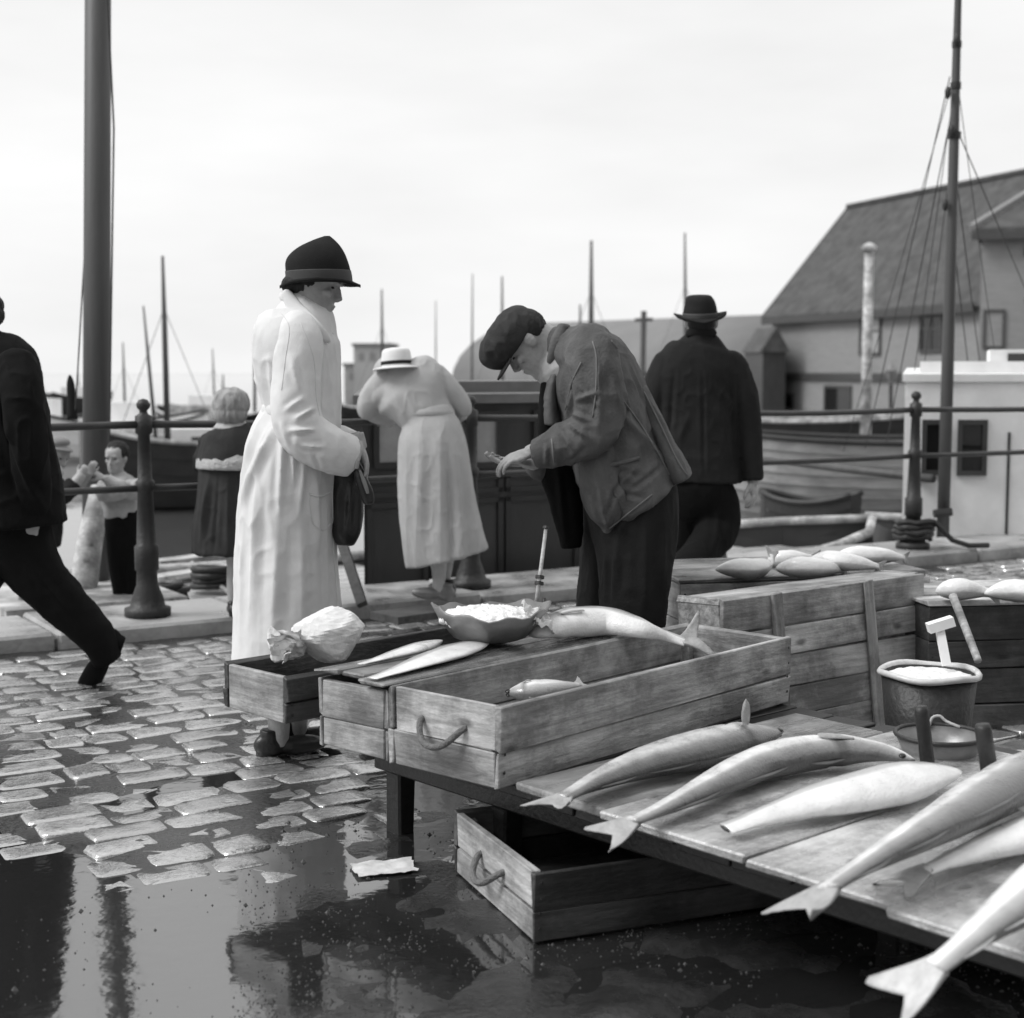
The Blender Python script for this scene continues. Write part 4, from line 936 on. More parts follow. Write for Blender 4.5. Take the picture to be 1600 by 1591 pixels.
for ln_ in ([(926, 534), (932, 560), (931, 610), (926, 652)], [(955, 532), (972, 556), (988, 592)], [(975, 628), (1000, 662), (1028, 708), (1046, 742)], [(1006, 612), (1030, 660), (1056, 715), (1074, 744)], [(908, 566), (893, 600), (884, 640)], [(952, 826), (985, 800), (1020, 772)], [(862, 686), (866, 722)]):
    on_cloth(man, JN, ln_, .0032, 'seam', 'seam')
on_cloth(woman, ('coat', 'sleeve'), [(438, 488), (452, 512), (446, 560), (440, 610)], .0011, 'pale_seam', 'seam')
on_cloth(woman, ('coat', 'cuff'), [(524, 672), (532, 705), (528, 736)], .002, 'pale_seam', 'seam')
on_cloth(woman, ('coat', 'sleeve'), [(470, 506), (490, 560), (494, 620), (500, 650)], .0011, 'pale_seam', 'seam')
on_cloth(woman, ('coat',), [(484, 772), (500, 776), (516, 770)], .0035, 'coat', 'pocket_edge')
on_cloth(woman, ('coat',), [(484, 772), (488, 815), (505, 828), (517, 818)], .002, 'coat', 'pocket_edge')
on_cloth(woman, ('coat',), [(519, 760), (521, 850), (526, 930), (530, 990)], .003, 'coat', 'seam')
place('pocket', fuse([f.limb([(948, 728, -.215, 3, .008), (975, 722, -.22, 4, .01), (1000, 715, -.215, 3, .008)], 3, 12)], .004, 2), 'work_jacket', man)
tl = [(965, 800, 950, 950, 6, .008), (1000, 790, 1000, 940, 8, .008), (1030, 790, 1025, 900, 6, .006), (945, 850, 942, 950, 4, .006), (990, 770, 960, 830, 5, .006)]
tr = [f.limb([(985, 740, 0, 66, .17), (985, 780, 0, 72, .19), (992, 830, -.04, 66, .16), (993, 880, -.08, 57, .13), (990, 950, -.1, 50, .115), (990, 1050, -.1, 44, .11), (990, 1135, -.1, 40, .11)], 5, 32),
      f.limb([(955, 760, .05, 45, .14), (945, 830, .1, 36, .12), (938, 900, .11, 34, .11), (934, 960, .11, 34, .11), (930, 1120, .11, 32, .1)], 5, 28)]
place('trousers', fuse(tr, .0075, 3, f.folds(tl, .006, (12, 12, 4), .0015)), 'dark_trousers', man)
for dx, dy in ((990, -.1), (930, .11)):
    p = f.P(dx, 1140, dy); p.z = level(p.x, p.y) + .004
    place('boot', fuse(shoe_parts(p, (-1, -.15, 0), 1.1), .006, 3), 'black_leather', man)
# cloth cap
Mc = frame(f.P(806, 535, 0), (-.54, -.06, -.84), (-.84, 0, .54))
cap = [crown(Mc, [(-.014, .108, .084, -.008), (.006, .119, .095, -.005), (.03, .122, .102, .002), (.058, .118, .1, .006), (.08, .098, .085, .008), (.096, .062, .055, .008), (.101, .02, .02, .008)], 28)]
cp_ = place('cap', fuse(cap, .005, 2, f.folds([(775, 500, 800, 560, 4, .003), (800, 490, 822, 520, 4, .003), (765, 530, 790, 570, 4, .003)], .004, (30, 30, 30))), 'flat_cap', man)
V = []; Fc = []
for lay in (0, 1):
    for i in range(13):
        a = math.pi * (i / 12 - .5)
        for rr in (.0, .6, 1.0):
            V.append(Mc @ Vector((.062 + .082 * rr * math.cos(a), math.sin(a) * (.078 + .008 * rr), -.002 - .012 * rr * math.cos(a) - .012 * math.sin(a) ** 2 - lay * .007)))
for lay in (0, 1):
    for i in range(12):
        for j in range(2): b = lay * 39 + i * 3 + j; Fc.append([b, b + 1, b + 4, b + 3])
for i in range(12): Fc.append([i * 3 + 2, i * 3 + 5, 39 + i * 3 + 5, 39 + i * 3 + 2]); Fc.append([i * 3, i * 3 + 3, 39 + i * 3 + 3, 39 + i * 3])
obj('visor', V, Fc, 'flat_cap', cp_, True)
Rh = Mh.to_3x3()
place('hair', fuse([ellipsoid(Mh @ Vector((-.036, 0, .024)), Rh @ Vector((.071, 0, 0)), Rh @ Vector((0, .0765, 0)), Rh @ Vector((0, 0, .074)), 20, 14)], .005, 2, f.folds([], .003, (80, 80, 80))), 'dark_hair', man)
# coins in his palm
for i, (cx_, cy_, dd) in enumerate(((776, 712, -.03), (784, 716, -.05), (770, 716, -.02))):
    p = f.P(cx_, cy_, dd)
    c_ = obj('coin', *lathe([(.011, -.001), (.0115, 0), (.011, .001)], 14, p), 'galvanised', None, origin=p); tag(c_, 'small coin lying in the open palm of the bending man', 'coin', 'coins in the open palm')

# ------------------------------------------------------------------ man in dark suit walking away
f = Fig(7.4); o_k = Vector((f.P(1095, 900).x, 7.4, 0)); o_k.z = level(o_k.x, o_k.y)
Mh = frame(f.P(1096, 503, 0), (.25, .95, -.1), (0, .05, 1))
MhR = frame(f.P(1176, 752, -.02), (.15, -.1, -.98), (.9, -.4, .1))
gy0 = 580 + 1.28 * FPX / 7.4
parts = head_parts(Mh, 1.0) + hand_parts(MhR, .7, -1, 1.0, .6)
parts += [f.limb([(1096, 518, -.01, 16, .055), (1094, 540, 0, 19, .06), (1092, 560, 0, 40, .08)]), f.limb([(1092, 560, 0, 50, .1), (1092, 740, 0, 42, .1)]), f.limb([(1150, 580, 0, 14, .05), (1170, 670, 0, 13, .045), (1177, 754, -.02, 9, .03)]), f.limb([(1035, 580, 0, 14, .05), (1022, 670, .02, 13, .045), (1020, 752, .05, 9, .03)]),
          f.limb([(1112, 750, .02, 22, .07), (1118, 830, -.03, 18, .06), (1072, 884, -.28, 13, .045), (1032, 922, -.5, 11, .04)]), f.limb([(1075, 750, .05, 22, .07), (1072, 860, .12, 17, .05), (1078, 968, .18, 12, .04)])]
walker = place('person', fuse(parts, .006, 3), 'skin', None, o_k)
tag(walker, 'man in dark suit and brimmed black hat walking away', 'person')
jb = [f.limb([(1094, 522, -.01, 20, .075), (1094, 536, 0, 36, .1), (1092, 552, 0, 56, .125), (1090, 590, 0, 70, .14), (1090, 650, 0, 64, .14), (1090, 700, 0, 64, .145), (1092, 742, 0, 66, .15), (1092, 752, 0, 66, .15)], 5, 36),
      f.limb([(1138, 566, 0, 24, .075), (1156, 605, 0, 23, .08), (1167, 660, 0, 21, .075), (1172, 710, -.01, 18, .066), (1176, 750, -.02, 15, .055)], 5, 22), f.limb([(1046, 566, 0, 24, .075), (1028, 605, 0, 23, .08), (1021, 660, .02, 21, .075), (1019, 740, .05, 16, .055)], 5, 22)]
place('suit_jacket', fuse(jb, .007, 4, f.folds([(1092, 580, 1094, 745, 3, -.005), (1110, 600, 1150, 650, 6, .005), (1075, 640, 1050, 700, 6, .004), (1135, 580, 1148, 740, 4, -.008), (1050, 580, 1038, 740, 4, -.008)], .006, (8, 8, 5), .001)), 'dark_suit', walker)
place('collar', fuse([f.limb([(1078, 522, -.03, 8, .03), (1096, 516, -.075, 12, .02), (1114, 522, -.03, 8, .03)], 4, 14)], .006, 3), 'dark_suit', walker)
place('shirt_collar', fuse([f.limb([(1082, 516, -.03, 5, .03), (1096, 511, -.066, 6, .012), (1110, 516, -.03, 5, .03)], 4, 12)], .006, 2), 'white_dress', walker)
tr = [f.limb([(1092, 735, 0, 56, .13), (1096, 768, 0, 54, .14), (1118, 800, -.01, 38, .11), (1118, 832, -.05, 32, .095), (1090, 868, -.2, 26, .085), (1058, 895, -.38, 22, .075), (1036, 918, -.5, 21, .075)], 5, 28),
      f.limb([(1080, 760, .03, 40, .12), (1074, 830, .1, 32, .1), (1074, 900, .15, 27, .085), (1076, 972, .18, 24, .08)], 5, 24)]
place('trousers', fuse(tr, .008, 4, f.folds([(1120, 790, 1105, 860, 5, .006)], .006, (10, 10, 5))), 'black_suit', walker)
place('shoe', fuse(shoe_parts(f.P(1028, 932, -.54), (.1, .3, -.8), 1.05), .007, 3), 'black_leather', walker)
p = f.P(1076, 985, .18); p.z = level(p.x, p.y)
place('shoe', fuse(shoe_parts(p, (.1, 1, 0), 1.05), .007, 3), 'black_leather', walker)
Mhat = frame(f.P(1094, 494, 0), (1, 0, .03), (0, -.12, 1))
hat = obj('hat', *crown(Mhat, [(-.02, .084, .1, 0), (.02, .083, .1, 0), (.06, .075, .092, 0), (.085, .066, .082, -.003), (.1, .05, .06, -.004), (.096, .02, .04, -.004)], 32), 'dark_felt', walker, True)
obj('hat_band', *crown(Mhat, [(-.01, .0865, .1025, 0), (.018, .086, .1025, 0)], 32), 'felt_band', hat, True)
obj('hat_brim', *brim(Mhat, .078, .095, .128, .155, lambda a, t: -.004 - .014 * t * abs(math.sin(a)) + .024 * t ** 3 * abs(math.cos(a)), .008), 'dark_felt', hat, True)
place('hair', fuse([f.ball(1096, 505, -.035, 22, 17, .07)], .006, 3), 'dark_hair', walker)

# ------------------------------------------------------------------ woman in white leaning on the railing
f = Fig(7.72); o_l = Vector((f.P(690, 900).x, 7.72, COPE))
Mh = frame(f.P(612, 588, .07), (-.85, .35, -.3), (-.25, .1, .95))
Ma = frame(f.P(576, 652, .16), (.9, .35, -.15), (0, 0, 1))
parts = head_parts(Mh, .95, False) + hand_parts(Ma, .5, 1, .9)
parts += [f.limb([(620, 600, .1, 15, .05), (635, 612, .06, 20, .055)]), f.limb([(640, 620, .04, 40, .1), (665, 650, 0, 36, .1), (675, 720, -.02, 42, .1)]),
          f.limb([(595, 600, .05, 14, .045), (575, 640, .08, 12, .04), (600, 655, .16, 11, .035), (618, 655, .2, 9, .03)]), f.limb([(690, 605, .03, 14, .045), (722, 642, .04, 12, .04), (705, 655, .16, 10, .033)]),
          f.limb([(675, 740, -.05, 26, .08), (680, 850, -.05, 17, .055), (686, 890, -.05, 12, .043), (684, 925, -.05, 8, .03)]), f.limb([(700, 740, .06, 26, .08), (696, 860, .08, 16, .05), (693, 915, .1, 9, .03)])]
lady = place('person', fuse(parts, .006, 3), 'pale_skin', None, o_l)
tag(lady, 'woman in white dress and white straw hat leaning over the railing', 'person')
db = [f.limb([(616, 584, .05, 14, .06), (628, 596, .03, 54, .1), (644, 612, .01, 58, .13), (659, 638, -.01, 45, .13), (668, 655, -.02, 41, .125), (674, 680, -.03, 50, .15), (677, 720, -.04, 55, .17), (683, 790, -.03, 60, .18), (694, 850, -.02, 64, .19), (699, 872, -.02, 65, .19)], 5, 40),
      f.ball(604, 614, .04, 32, 20, .09, 35), f.limb([(612, 596, .05, 24, .08), (592, 612, .05, 24, .075), (576, 634, .06, 18, .07), (574, 648, .08, 12, .06)], 5, 20), f.limb([(678, 592, .03, 24, .07), (702, 610, .03, 20, .07), (722, 634, .04, 16, .06), (727, 648, .05, 10, .05)], 5, 20)]
fd = [(660, 660, 652, 930, 8, .007), (690, 660, 692, 920, 8, .006), (712, 690, 730, 930, 7, .010), (724, 690, 756, 930, 6, .009), (640, 680, 640, 940, 8, .006), (636, 612, 656, 652, 5, .004), (615, 606, 640, 660, 6, .004), (702, 690, 712, 920, 5, -.008)]
place('dress', fuse(db, .006, 9, f.folds(fd, .005, (12, 12, 1.6), .001)), 'white_dress', lady)
place('belt', fuse([f.limb([(668, 643, -.02, 43, .132), (668, 649, -.02, 43, .132)], 3, 36)], .006, 2), 'white_dress', lady)
Mhat = frame(f.P(620, 570, -.02), (.99, 0, .06), (-.06, .05, .98))
hat = obj('hat', *crown(Mhat, [(-.01, .079, .085, 0), (.03, .077, .084, 0), (.065, .072, .078, 0), (.08, .06, .065, 0), (.086, .03, .03, 0)], 30), 'white_straw', lady, True)
obj('hat_band', *crown(Mhat, [(.0, .081, .087, 0), (.018, .0805, .087, 0)], 30), 'dark_felt', hat, True)
obj('hat_brim', *brim(Mhat, .07, .078, .124, .13, lambda a, t: -.006 - .012 * t, .006), 'white_straw', hat, True)
place('hair', fuse([f.ball(622, 588, .08, 20, 14, .07)], .006, 3), 'dark_hair', lady)
for (sx, sy, dd, dv) in ((686, 944, -.05, (-.9, -.35, .12)), (696, 936, .1, (-.5, .7, 0))):
    p = f.P(sx, sy, dd); p.z = COPE + .004
    place('shoe', fuse(shoe_parts(p, dv, .92), .006, 3), 'black_leather' if dd > 0 else 'galvanised', lady)

# ------------------------------------------------------------------ girl in the caped coat
f = Fig(7.22); o_g = Vector((f.P(366, 955).x, 7.22, COPE))
Mh = frame(f.P(361, 640, 0), (-.25, .93, -.2), (0, .15, 1))
parts = head_parts(Mh, .86, True) + [f.limb([(361, 655, 0, 14, .045), (361, 675, 0, 15, .05)]), f.limb([(362, 680, 0, 34, .08), (362, 800, 0, 34, .08)]),
    f.limb([(352, 800, -.04, 16, .05), (364, 870, -.03, 11, .038), (364, 915, -.03, 10, .036), (364, 948, -.03, 7, .026)]), f.limb([(380, 800, .05, 16, .05), (384, 870, .05, 11, .038), (384, 945, .05, 7, .026)]),
    f.limb([(330, 700, .03, 12, .04), (318, 730, .1, 10, .035), (322, 722, .2, 8, .03)])] + hand_parts(frame(f.P(322, 722, .18), (-.2, .9, .2), (0, -.2, 1)), .6, 1, .75)
girl = place('person', fuse(parts, .006, 3), 'pale_skin', None, o_g)
tag(girl, 'fair haired girl in dark caped coat with pale trim at the railing', 'person')
place('coat', fuse([f.limb([(362, 668, 0, 18, .06), (363, 685, 0, 36, .1), (362, 720, 0, 46, .13), (360, 780, 0, 50, .15), (358, 830, 0, 54, .165), (358, 862, 0, 55, .17)], 5, 36), f.limb([(330, 690, .03, 16, .06), (320, 715, .08, 15, .05), (317, 726, .13, 13, .045)], 4, 18)],
    .007, 3, f.folds([(335, 740, 322, 855, 5, .012), (350, 740, 345, 860, 4, -.008), (365, 740, 366, 860, 5, .01)], .008, (12, 12, 1.5))), 'girl_coat', girl)
place('cape', fuse([f.limb([(362, 664, 0, 20, .07), (363, 676, 0, 38, .11), (362, 700, 0, 48, .14), (362, 724, 0, 52, .155)], 5, 36)], .007, 3, f.folds([], .005, (14, 14, 3))), 'girl_coat', girl)
place('trim', fuse([f.limb([(362, 719, 0, 54, .16), (362, 732, 0, 55, .163)], 3, 36)], .007, 2, f.folds([], .002, (50, 50, 50))), 'fur_trim', girl)
place('collar', fuse([f.limb([(362, 660, 0, 22, .075), (362, 671, 0, 30, .095)], 3, 30)], .007, 2), 'fur_trim', girl)
place('hair', fuse([f.ball(361, 632, -.01, 28, 26, .085), f.ball(360, 648, -.03, 25, 17, .065)], .006, 2, f.folds([], .006, (40, 40, 14), .003)), 'fair_hair', girl)
for a, b in ((364, -.03), (384, .05)):
    p = f.P(a, 955, b); p.z = COPE + .004; place('shoe', fuse(shoe_parts(p, (-.2, 1, 0), .75), .006, 3), 'black_leather', girl)

# ------------------------------------------------------------------ boy on the boat, man in flat cap beside him
f = Fig(8.55); o_b = Vector((f.P(192, 950).x, 8.55, -.15))
Mh = frame(f.P(182, 716, 0), (-.25, -.95, -.1), (0, -.05, 1))
parts = head_parts(Mh, .74, True) + [f.limb([(183, 735, 0, 10, .04), (184, 752, 0, 12, .045)]), f.limb([(186, 760, 0, 24, .07), (190, 820, 0, 20, .065)]), f.limb([(162, 764, -.06, 9, .035), (186, 766, -.16, 8, .03), (200, 756, -.16, 7, .026)]), f.limb([(206, 764, -.06, 9, .035), (186, 758, -.17, 8, .03), (164, 748, -.18, 7, .026)]),
    f.limb([(182, 810, 0, 11, .05), (186, 890, 0, 8, .038), (193, 945, 0, 6, .028)]), f.limb([(200, 810, 0, 11, .05), (204, 890, 0, 8, .038), (206, 945, 0, 6, .028)])] + hand_parts(frame(f.P(162, 747, -.18), (-.8, -.1, .5), (.4, -.4, .8)), .6, 1, .72) + hand_parts(frame(f.P(203, 754, -.16), (.9, 0, .2), (-.2, -.4, .9)), .6, -1, .72)
boy = place('person', fuse(parts, .006, 3), 'skin', None, o_b)
tag(boy, 'boy in pale jersey with folded arms standing on the boat by the mast', 'person'); eyes(Mh, boy, .74)
place('jersey', fuse([f.limb([(184, 744, 0, 13, .05), (186, 754, 0, 26, .075), (187, 775, 0, 27, .085), (189, 808, 0, 25, .085)], 5, 26), f.limb([(164, 760, -.02, 12, .045), (162, 772, -.08, 11, .042), (186, 770, -.165, 10, .036), (198, 760, -.165, 8, .03)], 4, 16), f.limb([(208, 760, -.02, 12, .045), (210, 772, -.08, 11, .042), (188, 760, -.175, 10, .036), (168, 750, -.18, 8, .03)], 4, 16)], .006, 3, f.folds([], .005, (22, 22, 16))), 'jersey', boy)
place('trousers', fuse([f.limb([(190, 800, 0, 26, .085), (190, 830, 0, 26, .09), (184, 880, 0, 15, .065), (192, 945, 0, 12, .05)], 5, 22), f.limb([(196, 815, 0, 18, .08), (204, 880, 0, 14, .06), (206, 942, 0, 12, .05)], 5, 20)], .006, 3), 'black_suit', boy)
Rh = Mh.to_3x3()
place('hair', fuse([ellipsoid(Mh @ Vector((-.016, 0, .032)), Rh @ Vector((.074, 0, 0)), Rh @ Vector((0, .062, 0)), Rh @ Vector((0, 0, .064)), 20, 14)], .006, 2, f.folds([], .004, (60, 60, 60))), 'dark_hair', boy)
for a in (192, 207):
    p = f.P(a, 950, -.01); p.z = -.148; place('boot', fuse(shoe_parts(p, (-.1, -1, 0), .75), .006, 3), 'black_leather', boy)
f = Fig(8.3); o_c = Vector((f.P(80, 940).x, 8.3, -.15))
Mh = frame(f.P(86, 712, 0), (.85, -.4, -.35), (.3, 0, .95))
Mc = frame(f.P(126, 745, -.1), (.5, 0, .85), (.3, -.9, 0))
parts = head_parts(Mh, .85) + [f.limb([(76, 726, 0, 13, .045), (66, 745, 0, 18, .06)]), f.limb([(62, 750, 0, 34, .1), (55, 850, 0, 32, .1)]), f.limb([(60, 760, -.12, 13, .05), (96, 775, -.16, 11, .04), (128, 742, -.1, 8, .03)]), f.limb([(75, 755, .12, 13, .05), (110, 770, .1, 10, .04), (140, 735, .0, 8, .03)]), f.limb([(60, 840, 0, 18, .07), (72, 900, -.05, 13, .05), (62, 945, 0, 9, .035)]), f.limb([(42, 840, .05, 18, .07), (48, 900, 0, 13, .05), (42, 945, .05, 9, .035)])] + hand_parts(Mc, 1.1, 1, .6) + hand_parts(frame(f.P(139, 738, .0), (.5, 0, .85), (.3, -.9, 0)), 1.1, -1, .6)
capman = place('person', fuse(parts, .006, 3), 'skin', None, o_c)
tag(capman, 'person in flat cap and dark jacket reaching for the mast on the boat', 'person'); eyes(Mh, capman, .85)
place('jacket', fuse([f.limb([(72, 732, 0, 14, .06), (66, 748, 0, 34, .12), (60, 790, 0, 38, .14), (55, 850, 0, 38, .14)], 5, 26), f.limb([(58, 752, -.1, 18, .06), (76, 778, -.16, 15, .055), (98, 774, -.16, 13, .05), (116, 755, -.13, 11, .042)], 4, 18), f.limb([(76, 750, .1, 17, .06), (96, 772, .12, 14, .05), (124, 752, .05, 11, .04)], 4, 18)], .007, 3, f.folds([], .006, (16, 16, 10))), 'dark_suit', capman)
place('trousers', fuse([f.limb([(55, 835, 0, 36, .12), (62, 870, -.02, 22, .09), (70, 905, -.05, 17, .07), (62, 945, 0, 14, .06)], 5, 20), f.limb([(46, 840, .04, 24, .1), (48, 900, .02, 17, .07), (42, 945, .05, 14, .06)], 5, 20)], .008, 3), 'galvanised', capman)
place('scarf', fuse([f.limb([(84, 730, -.05, 9, .04), (92, 738, -.08, 8, .03), (86, 748, -.1, 6, .02)], 4, 12)], .006, 2), 'white_dress', capman)
cpx = place('cap', fuse([f.ball(82, 695, 0, 27, 11, .11, 8), f.ball(98, 702, -.04, 16, 4, .07, -14)], .006, 3), 'bag_lining', capman)
for a, b in ((62, 0), (42, .05)):
    p = f.P(a, 950, b); p.z = -.148; place('boot', fuse(shoe_parts(p, (.9, -.4, 0), .9), .006, 3), 'black_leather', capman)

# ------------------------------------------------------------------ man hurrying past in black
f = Fig(5.95); o_r = Vector((f.P(20, 1050).x, 5.95, 0)); o_r.z = level(o_r.x, o_r.y)
Mh = frame(f.P(-42, 492, 0), (-.97, .1, -.15), (-.1, 0, 1))
MhR = frame(f.P(52, 800, -.1), (-.2, -.1, -.97), (.6, -.7, -.1))
gr_y = 580 + (1.28 - o_r.z) * FPX / 5.95
parts = head_parts(Mh, 1.0) + hand_parts(MhR, .7, 1, 1.0) + [f.limb([(-30, 520, 0, 22, .06), (-22, 545, 0, 26, .065)]), f.limb([(-10, 570, 0, 60, .12), (15, 800, 0, 52, .11)]), f.limb([(30, 590, -.2, 18, .05), (48, 700, -.2, 17, .045), (54, 800, -.1, 12, .03)]),
    f.limb([(30, 800, 0, 34, .08), (70, 920, 0, 24, .06), (140, 985, .05, 16, .045), (164, 1022, .09, 11, .035)]), f.limb([(-10, 800, 0, 34, .08), (-60, 930, -.05, 24, .06), (-70, gr_y - 25, -.05, 12, .035)])]
runner = place('person', fuse(parts, .006, 3), 'skin', None, o_r)
tag(runner, 'person in black suit striding past with trailing leg', 'person')
place('suit_jacket', fuse([f.limb([(-24, 532, 0, 26, .08), (-18, 548, 0, 52, .15), (-10, 580, 0, 70, .2), (-2, 640, 0, 70, .2), (6, 700, 0, 76, .2), (14, 760, 0, 82, .21), (18, 818, 0, 82, .22)], 5, 36), f.limb([(24, 566, -.14, 30, .07), (36, 620, -.2, 30, .08), (46, 700, -.2, 27, .075), (52, 760, -.15, 23, .065), (53, 796, -.11, 20, .055)], 5, 22), f.limb([(-60, 570, .14, 28, .07), (-90, 680, .16, 26, .075), (-120, 760, .1, 20, .06)], 5, 22)], .007, 4, f.folds([(40, 650, 60, 690, 6, .008), (60, 700, 92, 810, 5, .008), (20, 640, 60, 760, 6, .006)], .008, (8, 8, 4), .0015)), 'black_suit', runner)
place('trousers', fuse([f.limb([(15, 800, 0, 68, .18), (30, 850, 0, 52, .14), (60, 900, 0, 42, .11), (96, 940, .01, 36, .1), (130, 972, .04, 31, .09), (156, 1004, .07, 27, .085), (168, 1030, .09, 23, .075)], 5, 28), f.limb([(0, 810, 0, 56, .16), (-30, 880, -.02, 44, .12), (-58, 950, -.05, 34, .1), (-70, gr_y - 22, -.05, 28, .09)], 5, 26)], .008, 4, f.folds([(60, 880, 120, 960, 6, .008)], .006, (10, 10, 6))), 'black_suit', runner)
place('shoe', fuse(shoe_parts(f.P(178, 1034, .1), (-.45, -.1, -.8), 1.3), .007, 3), 'black_suit', runner)
p = f.P(-70, gr_y, -.05); p.z = level(p.x, p.y) + .004; place('shoe', fuse(shoe_parts(p, (-1, 0, 0), 1.05), .007, 3), 'black_leather', runner)
place('hair', fuse([f.ball(-36, 478, 0, 40, 26, .085), f.ball(-18, 490, 0, 22, 22, .07)], .007, 3, f.folds([], .004, (60, 60, 60))), 'dark_hair', runner)

# ================================================================== THE FISH STALL
PB = R(131.8); SB = Vector((math.cos(PB), math.sin(PB), 0)); SA = Vector((SB.y, -SB.x, 0))     # SA: away along the crates, SB: along the front edge to the left
S0 = Vector((-.023, 3.588, 0)); PZ = .28                                                        # a point of the platform's front edge
def S(a, b, z=0.0): return S0 + SA * a + SB * b + Vector((0, 0, z))
# low trestle platform
plat = empty('trestle_platform', S(0, 0, 0), 'low dark timber platform on square legs carrying fish crates', 'platform', PB - math.pi / 2)
# in the platform's own axes: x runs away (SA), y runs left (SB)
yy = -1.35; 
while yy < .66:
    wd = random.uniform(.13, .17); lx = 1.22 + random.uniform(-.02, .02)
    plank('plank', (lx, wd - .008, .03), (lx / 2 + random.uniform(0, .02), yy + wd / 2, PZ - .015), 'black_timber', plat)
    yy += wd
for x in (.12, 1.05): plank('beam', (.07, 2.0, .075), (x, -.36, PZ - .069), 'black_timber', plat, c=.006)
for (x, y) in ((.13, .58), (.13, .135), (.55, -.75), (1.05, .58), (1.05, -.3), (1.05, -1.2)):
    hgt = PZ - .107; plank('leg', (.06, .06, hgt + .03), (x, y, hgt / 2 - .015), 'black_timber', plat, c=.006)
# upright stakes at the platform's rim
for (px, y0, y1, d, r_) in ((1445, 1200, 1104, 3.56, .018), (1541, 1205, 1132, 3.35, .02)):
    a = D(px + 6, y0 + 8, d); b = D(px - 6, y0 - (y0 - y1), d); V, Fc = tube([a, a + (b - a) * .93, b], [r_, r_ * .95, r_ * .8], 10)
    M = plat.matrix_basis.inverted() if False else (Matrix.Translation(plat.location) @ Matrix.Rotation(PB - math.pi / 2, 4, 'Z')).inverted()
    obj('stake', [M @ p for p in V], Fc, 'black_timber', plat, True, world=False)

def crate(label, L, W, Hh, loc, rotz, m='crate_wood', sidep=2, rope=True, endp=2, tilt=(0, 0), group=None, th=.017, posts=True, name='fish_crate', battens=False, bottom=4, gap=.004, endm=None):
    """open wooden crate: x along its length; boards, corner posts, rope handles are parts"""
    r = empty(name, loc, label, 'crate', 0, group); r.rotation_euler = (tilt[0], tilt[1], rotz); em = endm or m
    for s in (-1, 1):
        z = 0
        for k in range(sidep):
            h = Hh * ((.56 if k else .44) if sidep == 2 else 1 / sidep)
            plank('side_board', (L, th, h - gap), (0, s * (W / 2 - th / 2), z + h / 2), m, r, (random.uniform(-.004, .004), 0, random.uniform(-.003, .003)))
            z += h
        z = 0
        for k in range(endp):
            h = Hh * ((.56 if k else .44) if endp == 2 else 1 / endp)
            o = plank('end_board', (W - 2 * th - .004, th * 1.15, h - gap), (s * (L / 2 - th * .6 - .002), 0, z + h / 2), em, r, (0, 0, R(90)))
            z += h
        if posts:
            for t in (-1, 1): plank('corner_post', (.028, .028, Hh - .03), (s * (L / 2 - th * 1.2 - .017), t * (W / 2 - th - .0155), Hh / 2 - .005), m, r)
        if rope:
            x = s * (L / 2 + .004); pts = [(x - s * .012, -.075, Hh * .66), (x + s * .006, -.07, Hh * .62), (x + s * .03, -.04, Hh * .46), (x + s * .036, 0, Hh * .40), (x + s * .03, .04, Hh * .46), (x + s * .006, .07, Hh * .62), (x - s * .012, .075, Hh * .66)]
            obj('rope_handle', *tube(pts, .0085, 8, 3), 'rope', r, True, world=False)
        if battens: plank('batten', (.045, .018, Hh * 1.0), (s * L * .3, -(W / 2 + .0105), Hh / 2), m, r)
    bw_ = (W - 2 * th - .01) / bottom
    for k in range(bottom): plank('bottom_board', (L - 2 * th - .02, bw_ - .004, .014), (0, -(W / 2 - th - .005) + bw_ * (k + .5), .008), m, r)
    # nails
    nv = []; nf = []
    for s in (-1, 1):
        for t in (-1, 1):
            for q in (.2, .42, .62, .85):
                for yy_ in (1,):
                    v_, f_ = ellipsoid((s * (L / 2 - .012 - random.uniform(0, .006)), t * (W / 2 + .0005), Hh * q), (.0045, 0, 0), (0, .0014, 0), (0, 0, .0045), 6, 4)
                    n0 = len(nv); nv += v_; nf += [[i + n0 for i in f2] for f2 in f_]
    no = obj('nails', nv, nf, 'iron', r, world=False); tag(no, kind='stuff')
    return r
# big crate on the platform: fitted to its rim corners
top = PZ + .205
cN = G(781, 1106, top); cL = G(606, 1070, top); cR = G(1236, 996, top)
ax = (cR - cN); Lb = ax.length; angb = math.atan2(ax.y, ax.x); wv = Vector((-math.sin(angb), math.cos(angb), 0)); Wb = (cL - cN).length * .99
cc = cN + ax / 2 + wv * Wb / 2; cc.z = PZ + .003
big = crate('long open crate with rope handle holding one pale fish, largest on the platform', Lb, Wb, .203, cc, angb)
BX = Vector((math.cos(angb), math.sin(angb), 0)); 
# covered crate in the middle and its lid boards
mid_w = .27
mc = cL + wv * (mid_w / 2 + .012) + BX * .58; mc.z = PZ + .003
midc = crate('crate beneath the loose lid boards and the weighing pan', 1.16, mid_w, .185, mc, angb + R(1), rope=False)
lid = empty('lid_boards', mc + Vector((0, 0, .19)), 'loose wet boards laid over the middle crate', 'boards', angb + R(1))
for k, (y, wd, x0, L) in enumerate(((-.096, .095, -.03, 1.15), (.0, .092, -.012, 1.13), (.095, .09, -.04, 1.1))):
    plank('board', (L, wd, .016), (x0, y, .010 + k * .001), 'wet_board', lid, (0, R(.4), random.uniform(-.01, .01)), c=.004, jit=.006)
